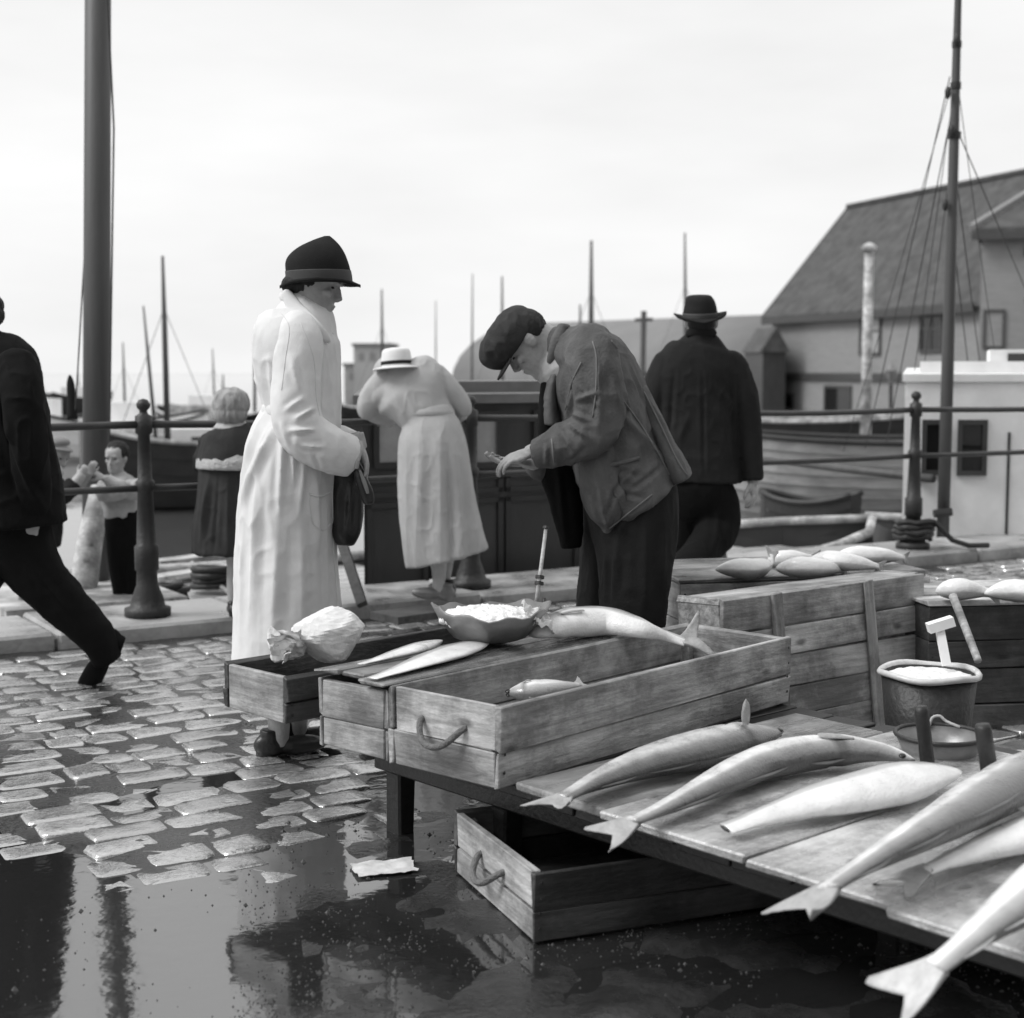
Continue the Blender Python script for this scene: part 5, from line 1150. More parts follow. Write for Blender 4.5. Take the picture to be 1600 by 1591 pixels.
# left crate, its end sticking out further
lcW = .30
l0 = G(349, 1037, PZ + .18); l1 = G(463, 1070, PZ + .18)
angl = angb - R(3); lx_ = Vector((math.cos(angl), math.sin(angl), 0)); ly_ = Vector((-math.sin(angl), math.cos(angl), 0))
lc = l0 + lx_ * .62 - ly_ * (lcW / 2); lc.z = PZ + .004
lc.z = PZ + .052
leftc = crate('shallow crate with shade put into its side boards, overhanging the platform end beside the paper parcel', 1.24, lcW, .132, lc, angl, rope=False, endp=1, m='dark_crate_wood', endm='crate_wood')  # darker wood puts shade into the sides, paler ends carry the light
for x in (-.36, .4): plank('bearer', (.06, lcW * .9, .046), (x, 0, -.0265), 'black_timber', leftc)
# crate on the ground in front
fN = G(835, 1366, .165); fL = G(742, 1263, .165); fa = R(22)
fw = (fL - fN).length
fx = Vector((math.cos(fa), math.sin(fa), 0)); fy = Vector((-math.sin(fa), math.cos(fa), 0))
fc = fN + fx * .56 + fy * fw * .5; fc.z = .004
crate('empty wet crate with shade put into its side boards, on the ground half under the platform', 1.12, fw, .162, fc, fa, m='dark_crate_wood', endm='crate_wood')  # lit end and shaded sides are given as two wood tones
# crates behind: stack with fish on a lid
kN = G(1062, 908, .52); kR = G(1455, 895, .52); kv = kR - kN; ka = math.atan2(kv.y, kv.x); kl = kv.length
kx = kv.normalized(); ky = Vector((-kx.y, kx.x, 0)); kc = kN + kv / 2 + ky * .29
for j in range(2):
    c_ = kc + ky * random.uniform(-.01, .01) + kx * (.0 if j else .02); c_.z = .02 + j * .245
    crate('upper crate of the stack with a fish covered lid' if j else 'lower crate of the stack with a fish covered lid', kl * (1 if j else 1.04), .56, .24, c_, ka + R(.8 * j), rope=False, th=.02)
kl_ = empty('board_lid', Vector((kc.x, kc.y, .51)), 'board lid on the crate stack carrying white fish', 'lid', ka + R(1))
for k in range(4): plank('board', (kl * .99, .135, .016), (-.01, -.215 + k * .14, .0085), 'wet_board', kl_, (0, 0, random.uniform(-.006, .006)), c=.004)
# crate stood on its edge on the platform, its planked bottom towards us
tA = D(1142, 944, 4.76); tB = D(1455, 900, 5.34); tA.z = tB.z = .012; tv = tB - tA; tl_ = tv.length; ta = math.atan2(tv.y, tv.x); tx = tv.normalized(); ty = Vector((-tx.y, tx.x, 0)); th_ = .545
ts = empty('crate', tA + tx * tl_ / 2 + ty * .0, 'tall crate stood on its edge showing planked face with battens', 'crate', ta); ts.rotation_euler = (R(-4), R(-.6), ta)
zz = 0
for k in range(5):
    h = th_ / 5 * (1.15, .9, 1.0, .9, 1.05)[k]; plank('board', (tl_, .018, h - .005), (random.uniform(-.006, .006), 0, zz + h / 2), 'crate_wood', ts, (0, random.uniform(-.008, .008), 0), jit=.004); zz += h
for x in (-.255, .20): plank('batten', (zz * 1.0, .018, .045), (tl_ * x, -.019, zz / 2), 'crate_wood', ts, (0, R(90 - 3), 0))
for x in (-.49, .49): plank('side_board', (.018, .2, zz), (tl_ * x, .111, zz / 2), 'crate_wood', ts)
plank('side_board', (tl_, .2, .018), (0, .111, zz - .011), 'crate_wood', ts)
# dark crates at the right with fish on top
for j, (px, py, d, zt_) in enumerate(((1570, 960, 5.35, .47),)):
    for q in range(2):
        c_ = D(1590, 960, 5.5); c_.z = .015 + q * .225
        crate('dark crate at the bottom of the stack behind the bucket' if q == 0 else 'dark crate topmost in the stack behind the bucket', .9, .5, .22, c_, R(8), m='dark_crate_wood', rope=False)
dl = empty('board_lid', Vector((D(1590, 960, 5.5).x, 5.5, .462)), 'pale board lid on the dark crate stack', 'lid', R(8))
for k in range(3): plank('board', (.92, .165, .016), (0, -.17 + k * .17, .0085), 'pale_wood', dl)
# stick leaning on the dark crates, white handled scrubber
stk = obj('stick', *tube([D(1528, 1032, 4.75), D(1510, 985, 4.92), D(1489, 932, 5.08)], [.013, .014, .015], 8), 'crate_wood', None, True, origin=D(1528, 1032, 4.75)); tag(stk, 'thin stick leaning on the dark crate stack', 'stick')
p0 = D(1479, 1040, 4.62)
scr = empty('scrubbing_brush', p0, 'white T shaped scrubbing brush standing in the bucket', 'brush')
obj('handle', *beam(p0, D(1468, 982, 4.66), .026, .016, (0, 1, 0)), 'white_paint', scr)
obj('head', *beam(D(1450, 982, 4.66), D(1489, 970, 4.66), .04, .03, (0, 0, 1)), 'white_paint', scr)
# bucket with a pale rim
bp_ = G(1452, 1048, .355); bz = .012; bp_.z = bz
bk = empty('bucket', bp_, 'dark bucket with worn pale rim standing before the upended crate', 'bucket')
obj('body', *lathe([(.105, 0), (.11, .01), (.125, .12), (.146, .335), (.138, .334), (.118, .12), (.1, .03), (.02, .025)], 28, bp_), 'iron', bk, True)
rp_ = [bp_ + Vector((.149 * math.cos(2 * math.pi * i / 28), .149 * math.sin(2 * math.pi * i / 28), .338 + .004 * math.sin(i * .9))) for i in range(29)]
obj('rim', *tube(rp_, .010, 8), 'enamel', bk, True)
obj('hoop', *lathe([(.1285, .14), (.131, .14), (.133, .165), (.1305, .165)], 28, bp_), 'galvanised', bk, True)
bi = place('crushed_ice', fuse([lathe([(.13, .3), (.137, .325), (.1, .336), (.01, .34)], 28, bp_)], .006, 1, lambda V_, N_: .008 * (vnoise(V_ * 60) - .5)), 'ice', None, bp_ + Vector((0, 0, .32))); tag(bi, 'pale crushed ice filling the bucket', 'ice', kind='stuff')
# low wooden tub behind the fish
tz0 = PZ + .012; tp = D(1468, 1163, 3.80); tz0 = PZ + .002; tp.z = tz0
tub = empty('tub', tp, 'low dull metal tub between the fish and the bucket', 'tub')
obj('body', *lathe([(.08, 0), (.088, .01), (.112, .066), (.107, .067), (.09, .03), (.08, .018), (.01, .016)], 30, tp), 'galvanised', tub, True)
obj('rim', *tube([tp + Vector((.1115 * math.cos(2 * math.pi * i / 30), .1115 * math.sin(2 * math.pi * i / 30), .068)) for i in range(31)], .006, 7), 'iron', tub, True)
obj('rope_loop', *tube([tp + Vector((.0, .1, .06)), tp + Vector((.01, .108, .085)), tp + Vector((.03, .108, .09)), tp + Vector((.045, .1, .078)), tp + Vector((.075, .075, .068))], .004, 6, 3), 'pale_wood', tub, True)

# board of the fish table, worn and slimy
board = empty('fish_board', S(.05, -.25, PZ), 'broad pale slimy board carrying whole fish', 'board', PB - math.pi / 2)
yv = .17
for k in range(4):
    wd = (.30, .42, .36, .30)[k]; x0 = (-.085, -.10, -.11, -.135)[k]; x1 = (1.0, 1.05, 1.05, 1.1)[k]
    plank('board', (x1 - x0, wd - .002, .02), ((x1 + x0) / 2, yv - wd / 2, .0155 - .0005 * k), ('wet_board', 'slimed_board', 'slimed_board', 'slimed_board')[k], board, (0, 0, (.004, -.006, .005, -.01)[k]), c=.004, jit=.003); yv -= wd
BT = PZ + .0265

# ------------------------------------------------------------------ fish
HP = [(0, .10), (.03, .30), (.08, .52), (.15, .74), (.24, .93), (.34, 1.0), (.45, .95), (.57, .84), (.7, .66), (.82, .48), (.92, .35), (1.0, .31)]
def fish(label, pts, H, Wd, lat=(0, 0, 1), m='fish_skin', tail=.13, tails=.12, head=True, flip=1, fins=True, tailm='fin', tdir=None, twist=0.0, group=None, cut=False, spread=1.0, droop=0.0, pect=None, belly=0.0, fold=1.0):
    """fish along a spine (snout first); lat is the direction of the flank that faces up, flip chooses which side the back lies on"""
    C = crom([list(p) for p in pts], 8); seg = np.linalg.norm(np.diff(C, axis=0), axis=1); s = np.concatenate([[0], np.cumsum(seg)]); L = s[-1]; s /= L
    n = 36; V = []; Fc = []; tone = []; frames = []
    for i, c in enumerate(C):
        t = Vector(C[min(i + 1, len(C) - 1)] - C[max(i - 1, 0)]).normalized(); lv = Vector(lat); lv = (lv - t * lv.dot(t)).normalized(); dv = t.cross(lv) * flip
        if twist: q = Matrix.Rotation(twist * s[i], 3, t); lv = q @ lv; dv = q @ dv
        h = np.interp(s[i], [a for a, _ in HP], [b for _, b in HP]); hw = h ** 1.15
        if cut and s[i] > .9: h = max(h, .26); hw = h * .8
        if head: gl = math.exp(-((s[i] - .185) / .03) ** 2) * .07 - math.exp(-((s[i] - .225) / .016) ** 2) * .05; h *= 1 + gl; hw *= 1 + gl * 1.6
        if s[i] > .85: hw *= .62 + .38 * (1 - s[i]) / .15
        frames.append((Vector(c), t, lv, dv, h * H / 2, hw * Wd / 2))
        for q in range(n):
            a = 2 * math.pi * q / n; ca, sa = math.cos(a), math.sin(a)
            up_ = ca * h * H / 2; 
            if ca < 0: up_ *= 1.12 + belly * math.exp(-((s[i] - .32) / .16) ** 2)
            nq = mnoise.noise(Vector((s[i] * 6 + L * 40, ca * 1.4, sa * 1.4))) * .06 + mnoise.noise(Vector((s[i] * 17, ca * 3 + L * 9, sa * 3))) * .025
            V.append(Vector(c) + (dv * up_ + lv * math.copysign(abs(sa) ** .88, sa) * hw * Wd / 2) * (1 + nq) - Vector((0, 0, .06 * hw * Wd * max(0, 1 - abs(s[i] - .4) * 2))))
            tn = (ca + 1) / 2
            if head and s[i] < .2: tn = min(1, tn * .75 + .22)
            if head and abs(s[i] - .205) < .012: tn = min(1, tn + .35)
            if s[i] > .8: tn = tn * (1 - (s[i] - .8) * 1.2) + .45 * (s[i] - .8) * 1.8
            tn += .05 * mnoise.noise(Vector((s[i] * 14, ca * 5, sa * 5 + L * 30)))
            if abs(ca - .12) < .13 and s[i] > .2: tn = max(0, tn - .07)
            tone.append(min(1, max(0, tn)))
    m_ = len(C)
    for i in range(m_ - 1):
        for q in range(n): j = (q + 1) % n; Fc.append([i * n + q, i * n + j, (i + 1) * n + j, (i + 1) * n + q])
    Fc.append(list(range(n))[::-1]); Fc.append([(m_ - 1) * n + q for q in range(n)])
    org = Vector(C[m_ // 2]); me = mesh('fish', [v - org for v in V], Fc, True)
    at = me.attributes.new('tone', 'FLOAT', 'POINT'); at.data.foreach_set('value', tone)
    o = link('fish', me, None, m); o.location = org; tag(o, label, 'fish', group)
    c, t, lv, dv, hh, ww = frames[-1]
    def fin_sheet(nm, outline, thick, nrm, mm, curve=0.0, rows=5):
        """outline: two edges (lists of points) joined by ribs, thin but solid"""
        A, B = outline; A = crom(A, 4); B = crom(B, 4); k = len(A); VV = []; FF = []
        for lay in (-1, 1):
            for i in range(k):
                for j in range(rows + 1):
                    f_ = j / rows; p = Vector(A[i]) * (1 - f_) + Vector(B[i]) * f_; e = math.sin(math.pi * f_) * (1 - i / k * .8)
                    VV.append(p + nrm * (lay * thick * (.25 + .75 * e) + curve * math.sin(math.pi * f_) + curve * .25 * math.sin(f_ * 21 + i)))
        w_ = rows + 1; m2 = k * w_
        for lay in (0, 1):
            for i in range(k - 1):
                for j in range(rows): b = lay * m2 + i * w_ + j; FF.append([b, b + 1, b + w_ + 1, b + w_])
        rim_ = [i * w_ for i in range(k)] + [(k - 1) * w_ + j for j in range(1, w_)] + [i * w_ + rows for i in range(k - 2, -1, -1)] + [j for j in range(rows - 1, 0, -1)]
        for a_, b_ in zip(rim_, rim_[1:] + rim_[:1]): FF.append([a_, b_, m2 + b_, m2 + a_])
        return obj(nm, VV, FF, mm, o, True)
    if tail and not cut:
        td = Vector(tdir).normalized() if tdir else t; td = (td + Vector((0, 0, -droop))).normalized()
        dvt = (dv - td * dv.dot(td)).normalized(); nr = td.cross(dvt).normalized()
        base = c - t * .012; VV = []; FF = []; ni, nj = 9, 16
        for lay in (-1, 1):
            for i in range(ni + 1):
                for j in range(nj + 1):
                    q = j / nj * 2 - 1; aq = abs(q); reach = tail * .86 * (1 - .40 * (1 - aq) ** 1.3 - .10 * max(0, aq - .86) / .14); x = i / ni
                    hw_ = hh * .95 + (tails * .52 * spread - hh * .95) * x ** 1.25
                    ang = (.55 if q > 0 else -.2) * aq * x * fold
                    off = dvt * (q * hw_ * math.cos(ang)) + nr * (abs(q) * hw_ * math.sin(abs(ang)) * (1 if ang > 0 else -1) + .0016 * math.sin(q * 26) * x + lay * (.0045 * (1 - x) ** 2 + .0013))
                    VV.append(base + td * reach * x + off)
        w_ = nj + 1; m2 = (ni + 1) * w_
        for lay in (0, 1):
            for i in range(ni):
                for j in range(nj): b = lay * m2 + i * w_ + j; FF.append([b, b + 1, b + w_ + 1, b + w_])
        rim_ = [i * w_ for i in range(ni + 1)] + [ni * w_ + j for j in range(1, w_)] + [i * w_ + nj for i in range(ni - 1, -1, -1)] + [j for j in range(nj - 1, 0, -1)]
        for a_, b_ in zip(rim_, rim_[1:] + rim_[:1]): FF.append([a_, b_, m2 + b_, m2 + a_])
        obj('tail_fin', VV, FF, tailm, o, True)
    def at_s(x): i = int(x * (m_ - 1)); return frames[i]
    if fins:
        for (x0, x1, hf, sg) in ((.31, .43, .014, 1), (.48, .62, .011, 1), (.67, .82, .010, 1)):
            fa_, fb_ = at_s(x0), at_s(x1); k_ = L / .7
            pa = fa_[0] + fa_[3] * sg * fa_[4] * .92; pb = fb_[0] + fb_[3] * sg * fb_[4] * .92; tt = (pb - pa)
            A = [pa, pa + tt * .33 , pa + tt * .66, pb]; dd = fa_[3] * sg
            B = [pa + dd * .004, pa + tt * .5 + dd * hf * k_ * .8, pa + tt * .85 + dd * hf * .6 * k_, pb + dd * .004 + tt * .12]
            fin_sheet('fin', (A, B), .0012, fa_[2], 'fin_dark' if m != 'fish_pale' else 'fin', .001, 3)
    if head and not pect:      # breast fin folded back along the flank
        for sg in (1, -1):
            fa_ = at_s(.25); k_ = L / .7; base = fa_[0] + fa_[2] * sg * fa_[5] * .97 - fa_[3] * fa_[4] * .12; fb_ = at_s(.36); tip = fb_[0] + fb_[2] * sg * fb_[5] * 1.0 - fb_[3] * fb_[4] * .22
            md2 = (base + tip) / 2 + fa_[2] * sg * .003
            A = [base + fa_[3] * .004, md2 + fa_[3] * .008 * k_, tip + fa_[3] * .006 * k_, tip]; B = [base - fa_[3] * .003, md2 - fa_[3] * .007 * k_, tip - fa_[3] * .007 * k_, tip]
            fin_sheet('breast_fin', (A, B), .0014, fa_[2], 'fin', .0015, 4)
    if pect:
        x_, dirv, ln_ = pect; fa_ = at_s(x_); base = fa_[0] + Vector(dirv).normalized() * min(fa_[4], fa_[5]) * .8; dv2 = Vector(dirv).normalized(); sd_ = fa_[1]
        A = [base - sd_ * .008, base - sd_ * .016 + dv2 * ln_ * .4, base - sd_ * .012 + dv2 * ln_ * .8, base + dv2 * ln_]
        B = [base + sd_ * .008, base + sd_ * .016 + dv2 * ln_ * .4, base + sd_ * .010 + dv2 * ln_ * .8, base + dv2 * ln_ * 1.01]
        fin_sheet('pectoral_fin', (A, B), .0022, dv2.cross(sd_).normalized(), tailm, .002, 3)
    if head:
        fa_ = at_s(.07)
        for sg in (1, -1):
            ec = fa_[0] + fa_[2] * sg * fa_[5] * .86 + fa_[3] * fa_[4] * .35
            obj('eye', *ellipsoid(ec, fa_[1] * .009, fa_[3] * .009, fa_[2] * .004, 12, 8), 'eye_dark', o, True)
        fa_ = frames[0]; obj('mouth', *ellipsoid(fa_[0] - fa_[1] * .001, fa_[1] * .0018, fa_[3] * fa_[4] * .45, fa_[2] * fa_[5] * .85, 12, 6), 'fish_mouth', o, True)
    if cut:
        obj('cut_end', *ellipsoid(c + t * .001, t * .004, dv * hh * .7, lv * ww * .9, 14, 6), 'fish_mouth', o, True)
    return o
def GZ(rows, z=BT): return [G(a, b, z + h) for a, b, h in rows]
gb = 'whole fish laid on the slimy board'
fish('dark backed fish with raised fin and black head beside the long crate', GZ([(1222, 1142, .045), (1180, 1150, .05), (1110, 1165, .05), (1000, 1195, .045), (930, 1222, .035), (880, 1247, .028)]), .118, .08, (-.15, -.45, .9), 'fish_dark', .11, .13, tdir=G(845, 1268, BT + .02) - G(880, 1247, BT + .028), pect=(.25, (.0, .1, 1), .07), flip=-1)
fish('grey fish curving over the board, snout lying near the tub', GZ([(1428, 1188, .03), (1370, 1174, .04), (1290, 1172, .047), (1200, 1188, .047), (1110, 1228, .04), (1040, 1262, .032), (990, 1283, .03)]), .102, .078, (-.1, -.35, .93), 'fish_skin', .12, .14, tdir=G(935, 1303, BT + .01) - G(990, 1283, BT + .03), droop=.25, flip=-1)
fish('gutted white fish with cut tail end, back of the board', GZ([(1500, 1204, .035), (1440, 1212, .045), (1360, 1230, .045), (1270, 1252, .04), (1190, 1276, .03), (1134, 1295, .024)]), .125, .07, (0, -.3, .95), 'fish_pale', 0, 0, head=False, fins=False, cut=True)
fish('large grey fish whose forked tail hangs over the board edge', GZ([(1680, 1170, .07), (1610, 1205, .085), (1530, 1252, .09), (1440, 1303, .085), (1370, 1342, .075), (1318, 1372, .065), (1296, 1388, .06)]), .145, .105, (-.45, -.2, .87), 'fish_skin', .13, .19, tdir=G(1240, 1425, BT + .03) - G(1296, 1388, BT + .06), droop=.15, pect=(.3, (.5, -.6, -.2), .08), spread=1.1, flip=-1)
fish('slim white fish lying between two large fish on the board', GZ([(1720, 1268, .035), (1640, 1290, .045), (1560, 1316, .04), (1490, 1342, .032), (1445, 1360, .028)]), .09, .062, (0, -.3, .95), 'fish_pale', .12, .11, tdir=G(1390, 1385, BT + .01) - G(1445, 1360, BT + .028))
fish('large pale fish with its tail fanned below the board corner', [G(1790, 1290, BT + .07), G(1700, 1340, BT + .085), G(1620, 1395, BT + .085), G(1545, 1448, BT + .075), G(1490, 1490, BT + .06), G(1462, 1512, BT + .045)], .142, .102, (-.4, -.2, .9), 'fish_pale', .15, .17, tailm='fin_pale', tdir=G(1400, 1553, BT + .0) - G(1462, 1512, BT + .045), droop=.2, spread=1.15, flip=-1)
# on the crates
zc = top
fish('white bellied fish slung across the rim of the long crate', [G(826, 990, zc + .03), G(850, 982, zc + .05), G(895, 970, zc + .055), G(945, 968, zc + .05), G(1000, 980, zc + .035), G(1040, 993, zc + .0), G(1070, 1003, zc - .02)], .105, .082, (-.1, -.55, .83), 'fish_pale', .1, .14, tdir=(.8, .2, .12), flip=-1, spread=1.1)
zb = PZ + .02
fish('small pale fish lying inside the long crate', [G(792, 1082, zb + .115), G(830, 1080, zb + .12), G(870, 1076, zb + .12), G(905, 1070, zb + .115)], .075, .06, (0, -.3, .95), 'fish_pale', .06, .07)
fish('pale fish lying low along the crate bottom', [G(800, 1094, zb + .05), G(850, 1082, zb + .055), G(920, 1066, zb + .055), G(990, 1050, zb + .05), G(1030, 1040, zb + .045)], .1, .07, (0, -.3, .95), 'fish_pale', .08, .09)
zl = PZ + .003 + .19 + .019
fish('flat white fillet of fish with thin tail on the wet lid boards', [G(762, 1000, zl + .012), G(710, 1016, zl + .014), G(660, 1033, zl + .012), G(612, 1050, zl + .008), G(580, 1060, zl + .006)], .11, .026, (0, 0, 1), 'fish_pale', 0, 0, head=False, fins=False)
fish('dull thin fish half hidden behind the weighing pan', [G(690, 1000, zl + .012), G(640, 1015, zl + .014), G(590, 1030, zl + .012), G(560, 1038, zl + .008)], .07, .024, (0, 0, 1), 'fish_skin', 0, 0, head=False, fins=False)
zk = .528
lk = ['fish on the crate stack lid with raised tail, snout at the lid end', 'plump fish on the crate stack lid behind the raised tail', 'fish on the crate stack lid with tilted gill', 'fish on the crate stack lid pointing at the iron post', 'thin fish at the back of the crate stack lid']
fk = [[(1118, 890, .03), (1150, 888, .036), (1185, 887, .032), (1203, 880, .035), (1206, 868, .06)], [(1212, 889, .03), (1250, 886, .045), (1285, 887, .04), (1318, 891, .02)], [(1258, 882, .03), (1300, 876, .055), (1340, 880, .05), (1372, 886, .03)], [(1300, 872, .03), (1345, 868, .04), (1385, 869, .035), (1412, 872, .02)], [(1200, 876, .02), (1230, 874, .03), (1270, 872, .03)]]
for a, b in zip(lk, fk):
    fish(a, [G(x, y, zk + h) for x, y, h in b], .075, .085, (0, -1, .25), 'fish_pale', .06, .06, fins=False, head=False, group='fish on the crate stack lid')
zr_ = .482
for a, b in (('white fish on the dark crate lid beside the stick', [(1462, 925, .03), (1495, 920, .045), (1530, 924, .035), (1552, 930, .02)]), ('white fish on the dark crate lid further from the stick', [(1538, 928, .03), (1580, 922, .045), (1620, 926, .04), (1660, 930, .02)])):
    fish(a, [G(x, y, zr_ + h) for x, y, h in b], .075, .085, (0, -1, .25), 'fish_pale', .06, .06, fins=False, head=False, group='fish on the dark crate lid')

# ------------------------------------------------------------------ weighing pan, parcel and scraps
pz = zl + .004; pc = G(765, 1002, pz); 
pan = empty('weighing_pan', pc, 'dented scale pan heaped with pale flakes on the lid boards', 'scale pan')
V = []; Fc = []; n = 40; prof = [(.05, .0), (.09, .012), (.125, .05), (.146, .085), (.142, .088), (.12, .055), (.085, .02), (.02, .012)]
for r_, z in prof:
    for i in range(n):
        a = 2 * math.pi * i / n; wob = 1 + (.05 * math.sin(3 * a + .6) + .03 * math.sin(7 * a)) * (z / .09); zz_ = z + .010 * math.sin(2 * a + 1) * (z / .09) + .006 * math.sin(9 * a) * (z / .09)
        V.append(pc + Vector((r_ * wob * math.cos(a) * 1.18, r_ * wob * math.sin(a) * 1.08, zz_ * 1.12)))
for k in range(len(prof) - 1):
    for i in range(n): j = (i + 1) % n; Fc.append([k * n + i, k * n + j, (k + 1) * n + j, (k + 1) * n + i])
Fc += [list(range(n))[::-1], [(len(prof) - 1) * n + i for i in range(n)]]
obj('bowl', V, Fc, 'galvanised', pan, True)
ic = fuse([ellipsoid(pc + Vector((0, 0, .068)), (.15, 0, 0), (0, .132, 0), (0, 0, .03), 24, 12)], .005, 1, lambda V_, N_: .012 * (vnoise(V_ * 70) - .4) + .008 * (vnoise(V_ * 160) - .5))
place('ice', ic, 'ice', None, pc + Vector((0, 0, .05))); tag(bpy.data.objects['ice'], 'heap of pale crushed ice in the scale pan', 'ice', kind='stuff')
# torn paper hanging over the pan rim
def paper(name, label, c, sx, sy, rotz, amp, tilt=(0, 0), seed=0, cat='paper', crump=0.0, nx_=16, parent=None, m='newspaper'):
    r = random.Random(seed); V = []; Fc = []; M = Matrix.Translation(c) @ Matrix.Rotation(rotz, 4, 'Z') @ Matrix.Rotation(tilt[0], 4, 'X') @ Matrix.Rotation(tilt[1], 4, 'Y'); k = nx_ + 1
    for lay in (0, 1):
        for i in range(k):
            for j in range(k):
                u = i / nx_ - .5; v_ = j / nx_ - .5; e = 1 + .12 * mnoise.noise(Vector((u * 5 + seed, v_ * 5, 3)))
                z = amp * (mnoise.noise(Vector((u * 4, v_ * 4, seed))) + .6 * abs(mnoise.noise(Vector((u * 9, v_ * 9, seed + 4)))))
                V.append(M @ Vector((u * sx * e, v_ * sy * e, z + .002 + lay * .0012)))
    for lay in (0, 1):
        for i in range(nx_):
            for j in range(nx_): b = lay * k * k + i * k + j; Fc.append([b, b + 1, b + k + 1, b + k])
    o = obj(name, V, Fc, m, parent, True, origin=None if parent else c)
    if label: tag(o, label, cat)
    return o
paper('paper_sheet', 'torn paper tucked between the scale pan and the slung fish', pc + Vector((.14, -.03, .07)), .1, .09, .4, .03, (.5, .5), 3)
# crumpled parcel
qc = G(500, 1030, PZ + .2); f5 = qc + Vector((0, 0, .07))
def crushed(c, X, Y, Z, seed, nf=46, lo=.78):
    """ball of crushed paper: flat facets meeting in sharp creases"""
    r = random.Random(seed); V, Fc = ellipsoid((0, 0, 0), (1, 0, 0), (0, 1, 0), (0, 0, 1), 44, 30); pl = []
    while len(pl) < nf:
        d_ = Vector((r.gauss(0, 1), r.gauss(0, 1), r.gauss(0, 1))); pl.append((d_.normalized(), r.uniform(lo, 1.0)))
    W_ = []
    for v in V:
        q = min(h / max(v.dot(n_), 1e-3) for n_, h in pl if v.dot(n_) > .2); q = min(q, 1.12) * (1 + .05 * abs(mnoise.noise(v * 4 + Vector((seed, 0, 0)))) - .10 * max(0, .25 - abs(mnoise.noise(v * 2.2 + Vector((0, seed, 0))))))
        W_.append(Vector(c) + Vector(X) * v.x * q + Vector(Y) * v.y * q + Vector(Z) * v.z * q)
    return W_, Fc
pcl = obj('parcel', *join(crushed(f5 + Vector((.025, .02, .0)), (.105, .02, .02), (-.015, .085, 0), (-.02, .0, .072), 5)), 'newspaper', None, origin=qc); tag(pcl, 'crumpled white paper parcel on the corner of the crates', 'parcel')
obj('twisted_end', *join(crushed(f5 + Vector((-.075, -.03, -.03)), (.055, .01, .01), (0, .05, 0), (0, 0, .04), 9, 24, .6), crushed(f5 + Vector((-.115, -.05, -.015)), (.02, 0, .02), (0, .03, 0), (-.012, 0, .04), 12, 18, .6)), 'newspaper', pcl)
for i in range(6):
    a = R(150 + i * 22); cpt = f5 + Vector((-.055 + .03 * math.cos(a), -.06, -.015 + .025 * math.sin(a)))
    paper('paper_fold', None, cpt, .09, .05, a, .012, (R(60), R(30 * math.sin(i * 2))), 20 + i, parent=pcl, nx_=8)
# brush handle standing by the pan
b0 = D(838, 945, 4.55); b1_ = D(853, 826, 4.62)
hr = empty('steelyard', b0, 'thin pale steelyard rod with iron fittings standing behind the scale pan', 'steelyard')
obj('rod', *tube([b0, b0.lerp(b1_, .5), b1_], [.0075, .006, .0055], 8), 'pale_wood', hr, True)
obj('cap', *tube([b1_, b1_.lerp(b0, -.03)], .010, 8), 'iron', hr)
for t_ in (.28, .36): obj('collar', *tube([b0.lerp(b1_, t_ - .02), b0.lerp(b1_, t_ + .02)], .014, 8), 'iron', hr)
obj('hook', *tube([D(850, 935, 4.52), D(850, 955, 4.5), D(840, 968, 4.5), D(830, 960, 4.5)], .006, 6, 3), 'iron', hr, True)
paper('paper_sheet', 'white paper scrap lying in the puddle below the platform', G(600, 1357, .004), .16, .11, .3, .006, (0, 0), 11)
paper('paper_sheet', 'crumpled paper strip on the ground behind the empty crate', G(772, 1262, .004), .2, .1, .7, .012, (0, 0), 14)
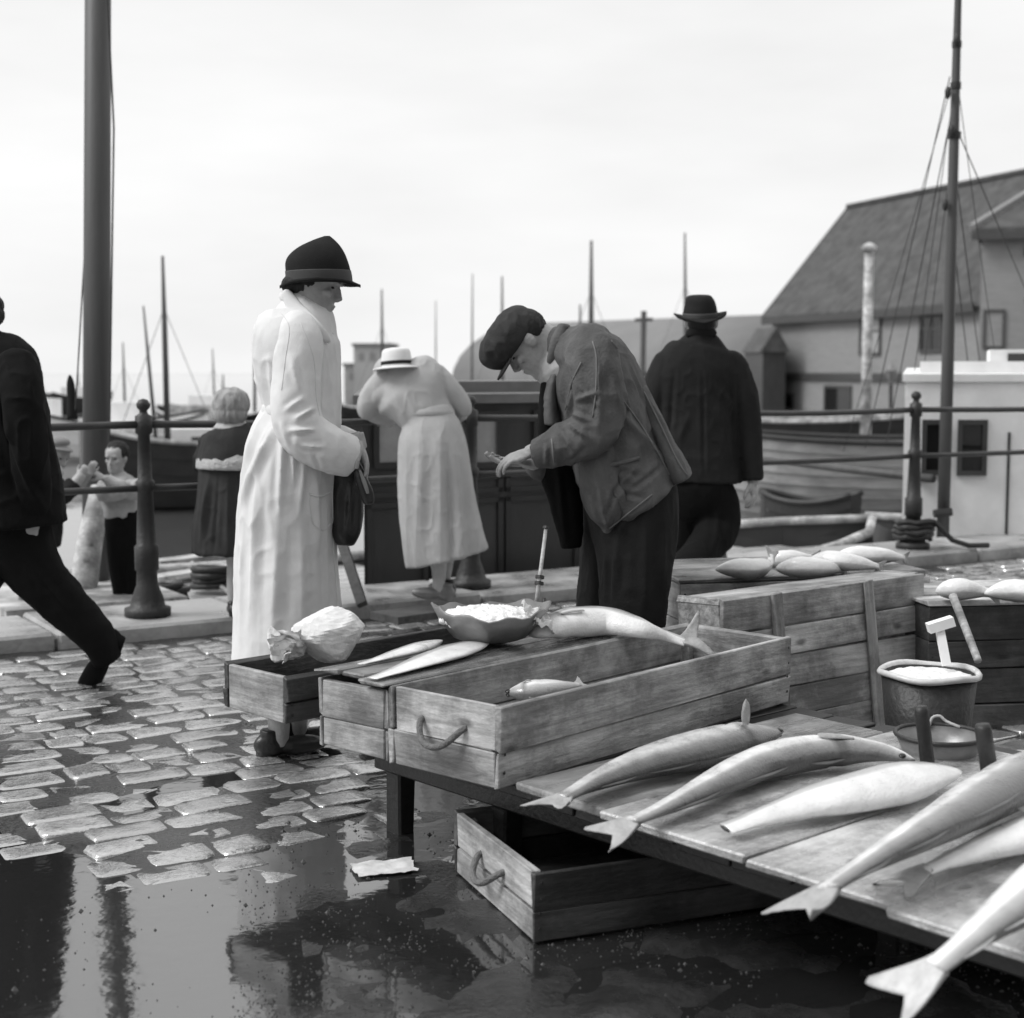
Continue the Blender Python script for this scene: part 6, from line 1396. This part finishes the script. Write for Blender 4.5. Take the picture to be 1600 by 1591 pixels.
# odds and ends on the kerb
gp = obj('plank', *beam(G(600, 966, .12), G(705, 952, .12), .22, .035), 'dark_crate_wood', None, origin=G(650, 960, .1)); tag(gp, 'dark wet plank lying on the kerb behind the crates', 'plank')
lp = obj('plank', *beam(D(566, 945, 7.5), D(535, 850, 7.75), .05, .04, (0, 1, 0)), 'dark_crate_wood', None, origin=D(566, 945, 7.5)); tag(lp, 'dark plank propped against the railing beside the coat', 'plank')
# mooring rope on the far post
mr0 = Q(fence_u(1430), FN, COPE); rpts = []
for i in range(60): a = i * .42; rpts.append(mr0 + Vector(((.115 + .02 * math.sin(i * 1.3)) * math.cos(a), (.115 + .02 * math.sin(i)) * math.sin(a), .06 + .0022 * i + .006 * math.sin(i * 2.1))))
rpts += [mr0 + Vector((.25, -.05, .06)), mr0 + Vector((.36, -.06, .025)), mr0 + Vector((.5, -.02, .022))]
rp2 = obj('mooring_rope', *tube(rpts, .018, 7), 'iron', None, True, origin=mr0); tag(rp2, 'dark mooring rope coiled round the post base by the white wheelhouse', 'rope')

def coil(name, label, c, r0, turns, rr, m, cat):
    pts = [c + Vector(((r0 + .012 * math.sin(i * .23)) * math.cos(i * .4), (r0 + .012 * math.cos(i * .31)) * math.sin(i * .4), .02 + .0024 * i + .004 * math.sin(i * .7))) for i in range(int(turns * 15.7))]
    tag(obj(name, *tube(pts, rr, 7), m, None, True, origin=c), label, cat)
coil('rope_coil', 'dark coil of rope on the boat deck behind the iron post', G(335, 925, -.145), .13, 4, .022, 'iron', 'rope')
coil('rope_coil', 'small tarred coil of rope by the foot of the girl', G(268, 945, -.145), .09, 3, .02, 'iron', 'rope')
for k, (a, b, lab) in enumerate((((235, 905), (372, 885), 'pale plank lying on the boat deck nearest the railing'), ((240, 880), (372, 864), 'pale plank lying on the boat deck further from the railing'))):
    tag(obj('plank', *beam(G(*a, -.10), G(*b, -.10), .16, .035), 'pale_wood', None, origin=G(*a, -.12)), lab, 'plank')
tag(obj('boat_hook', *tube([G(300, 880, -.08), G(362, 930, -.1)], .016, 8), 'pale_wood', None, True, origin=G(362, 930, -.1)), 'pale pole lying across the gear on the boat deck', 'pole')
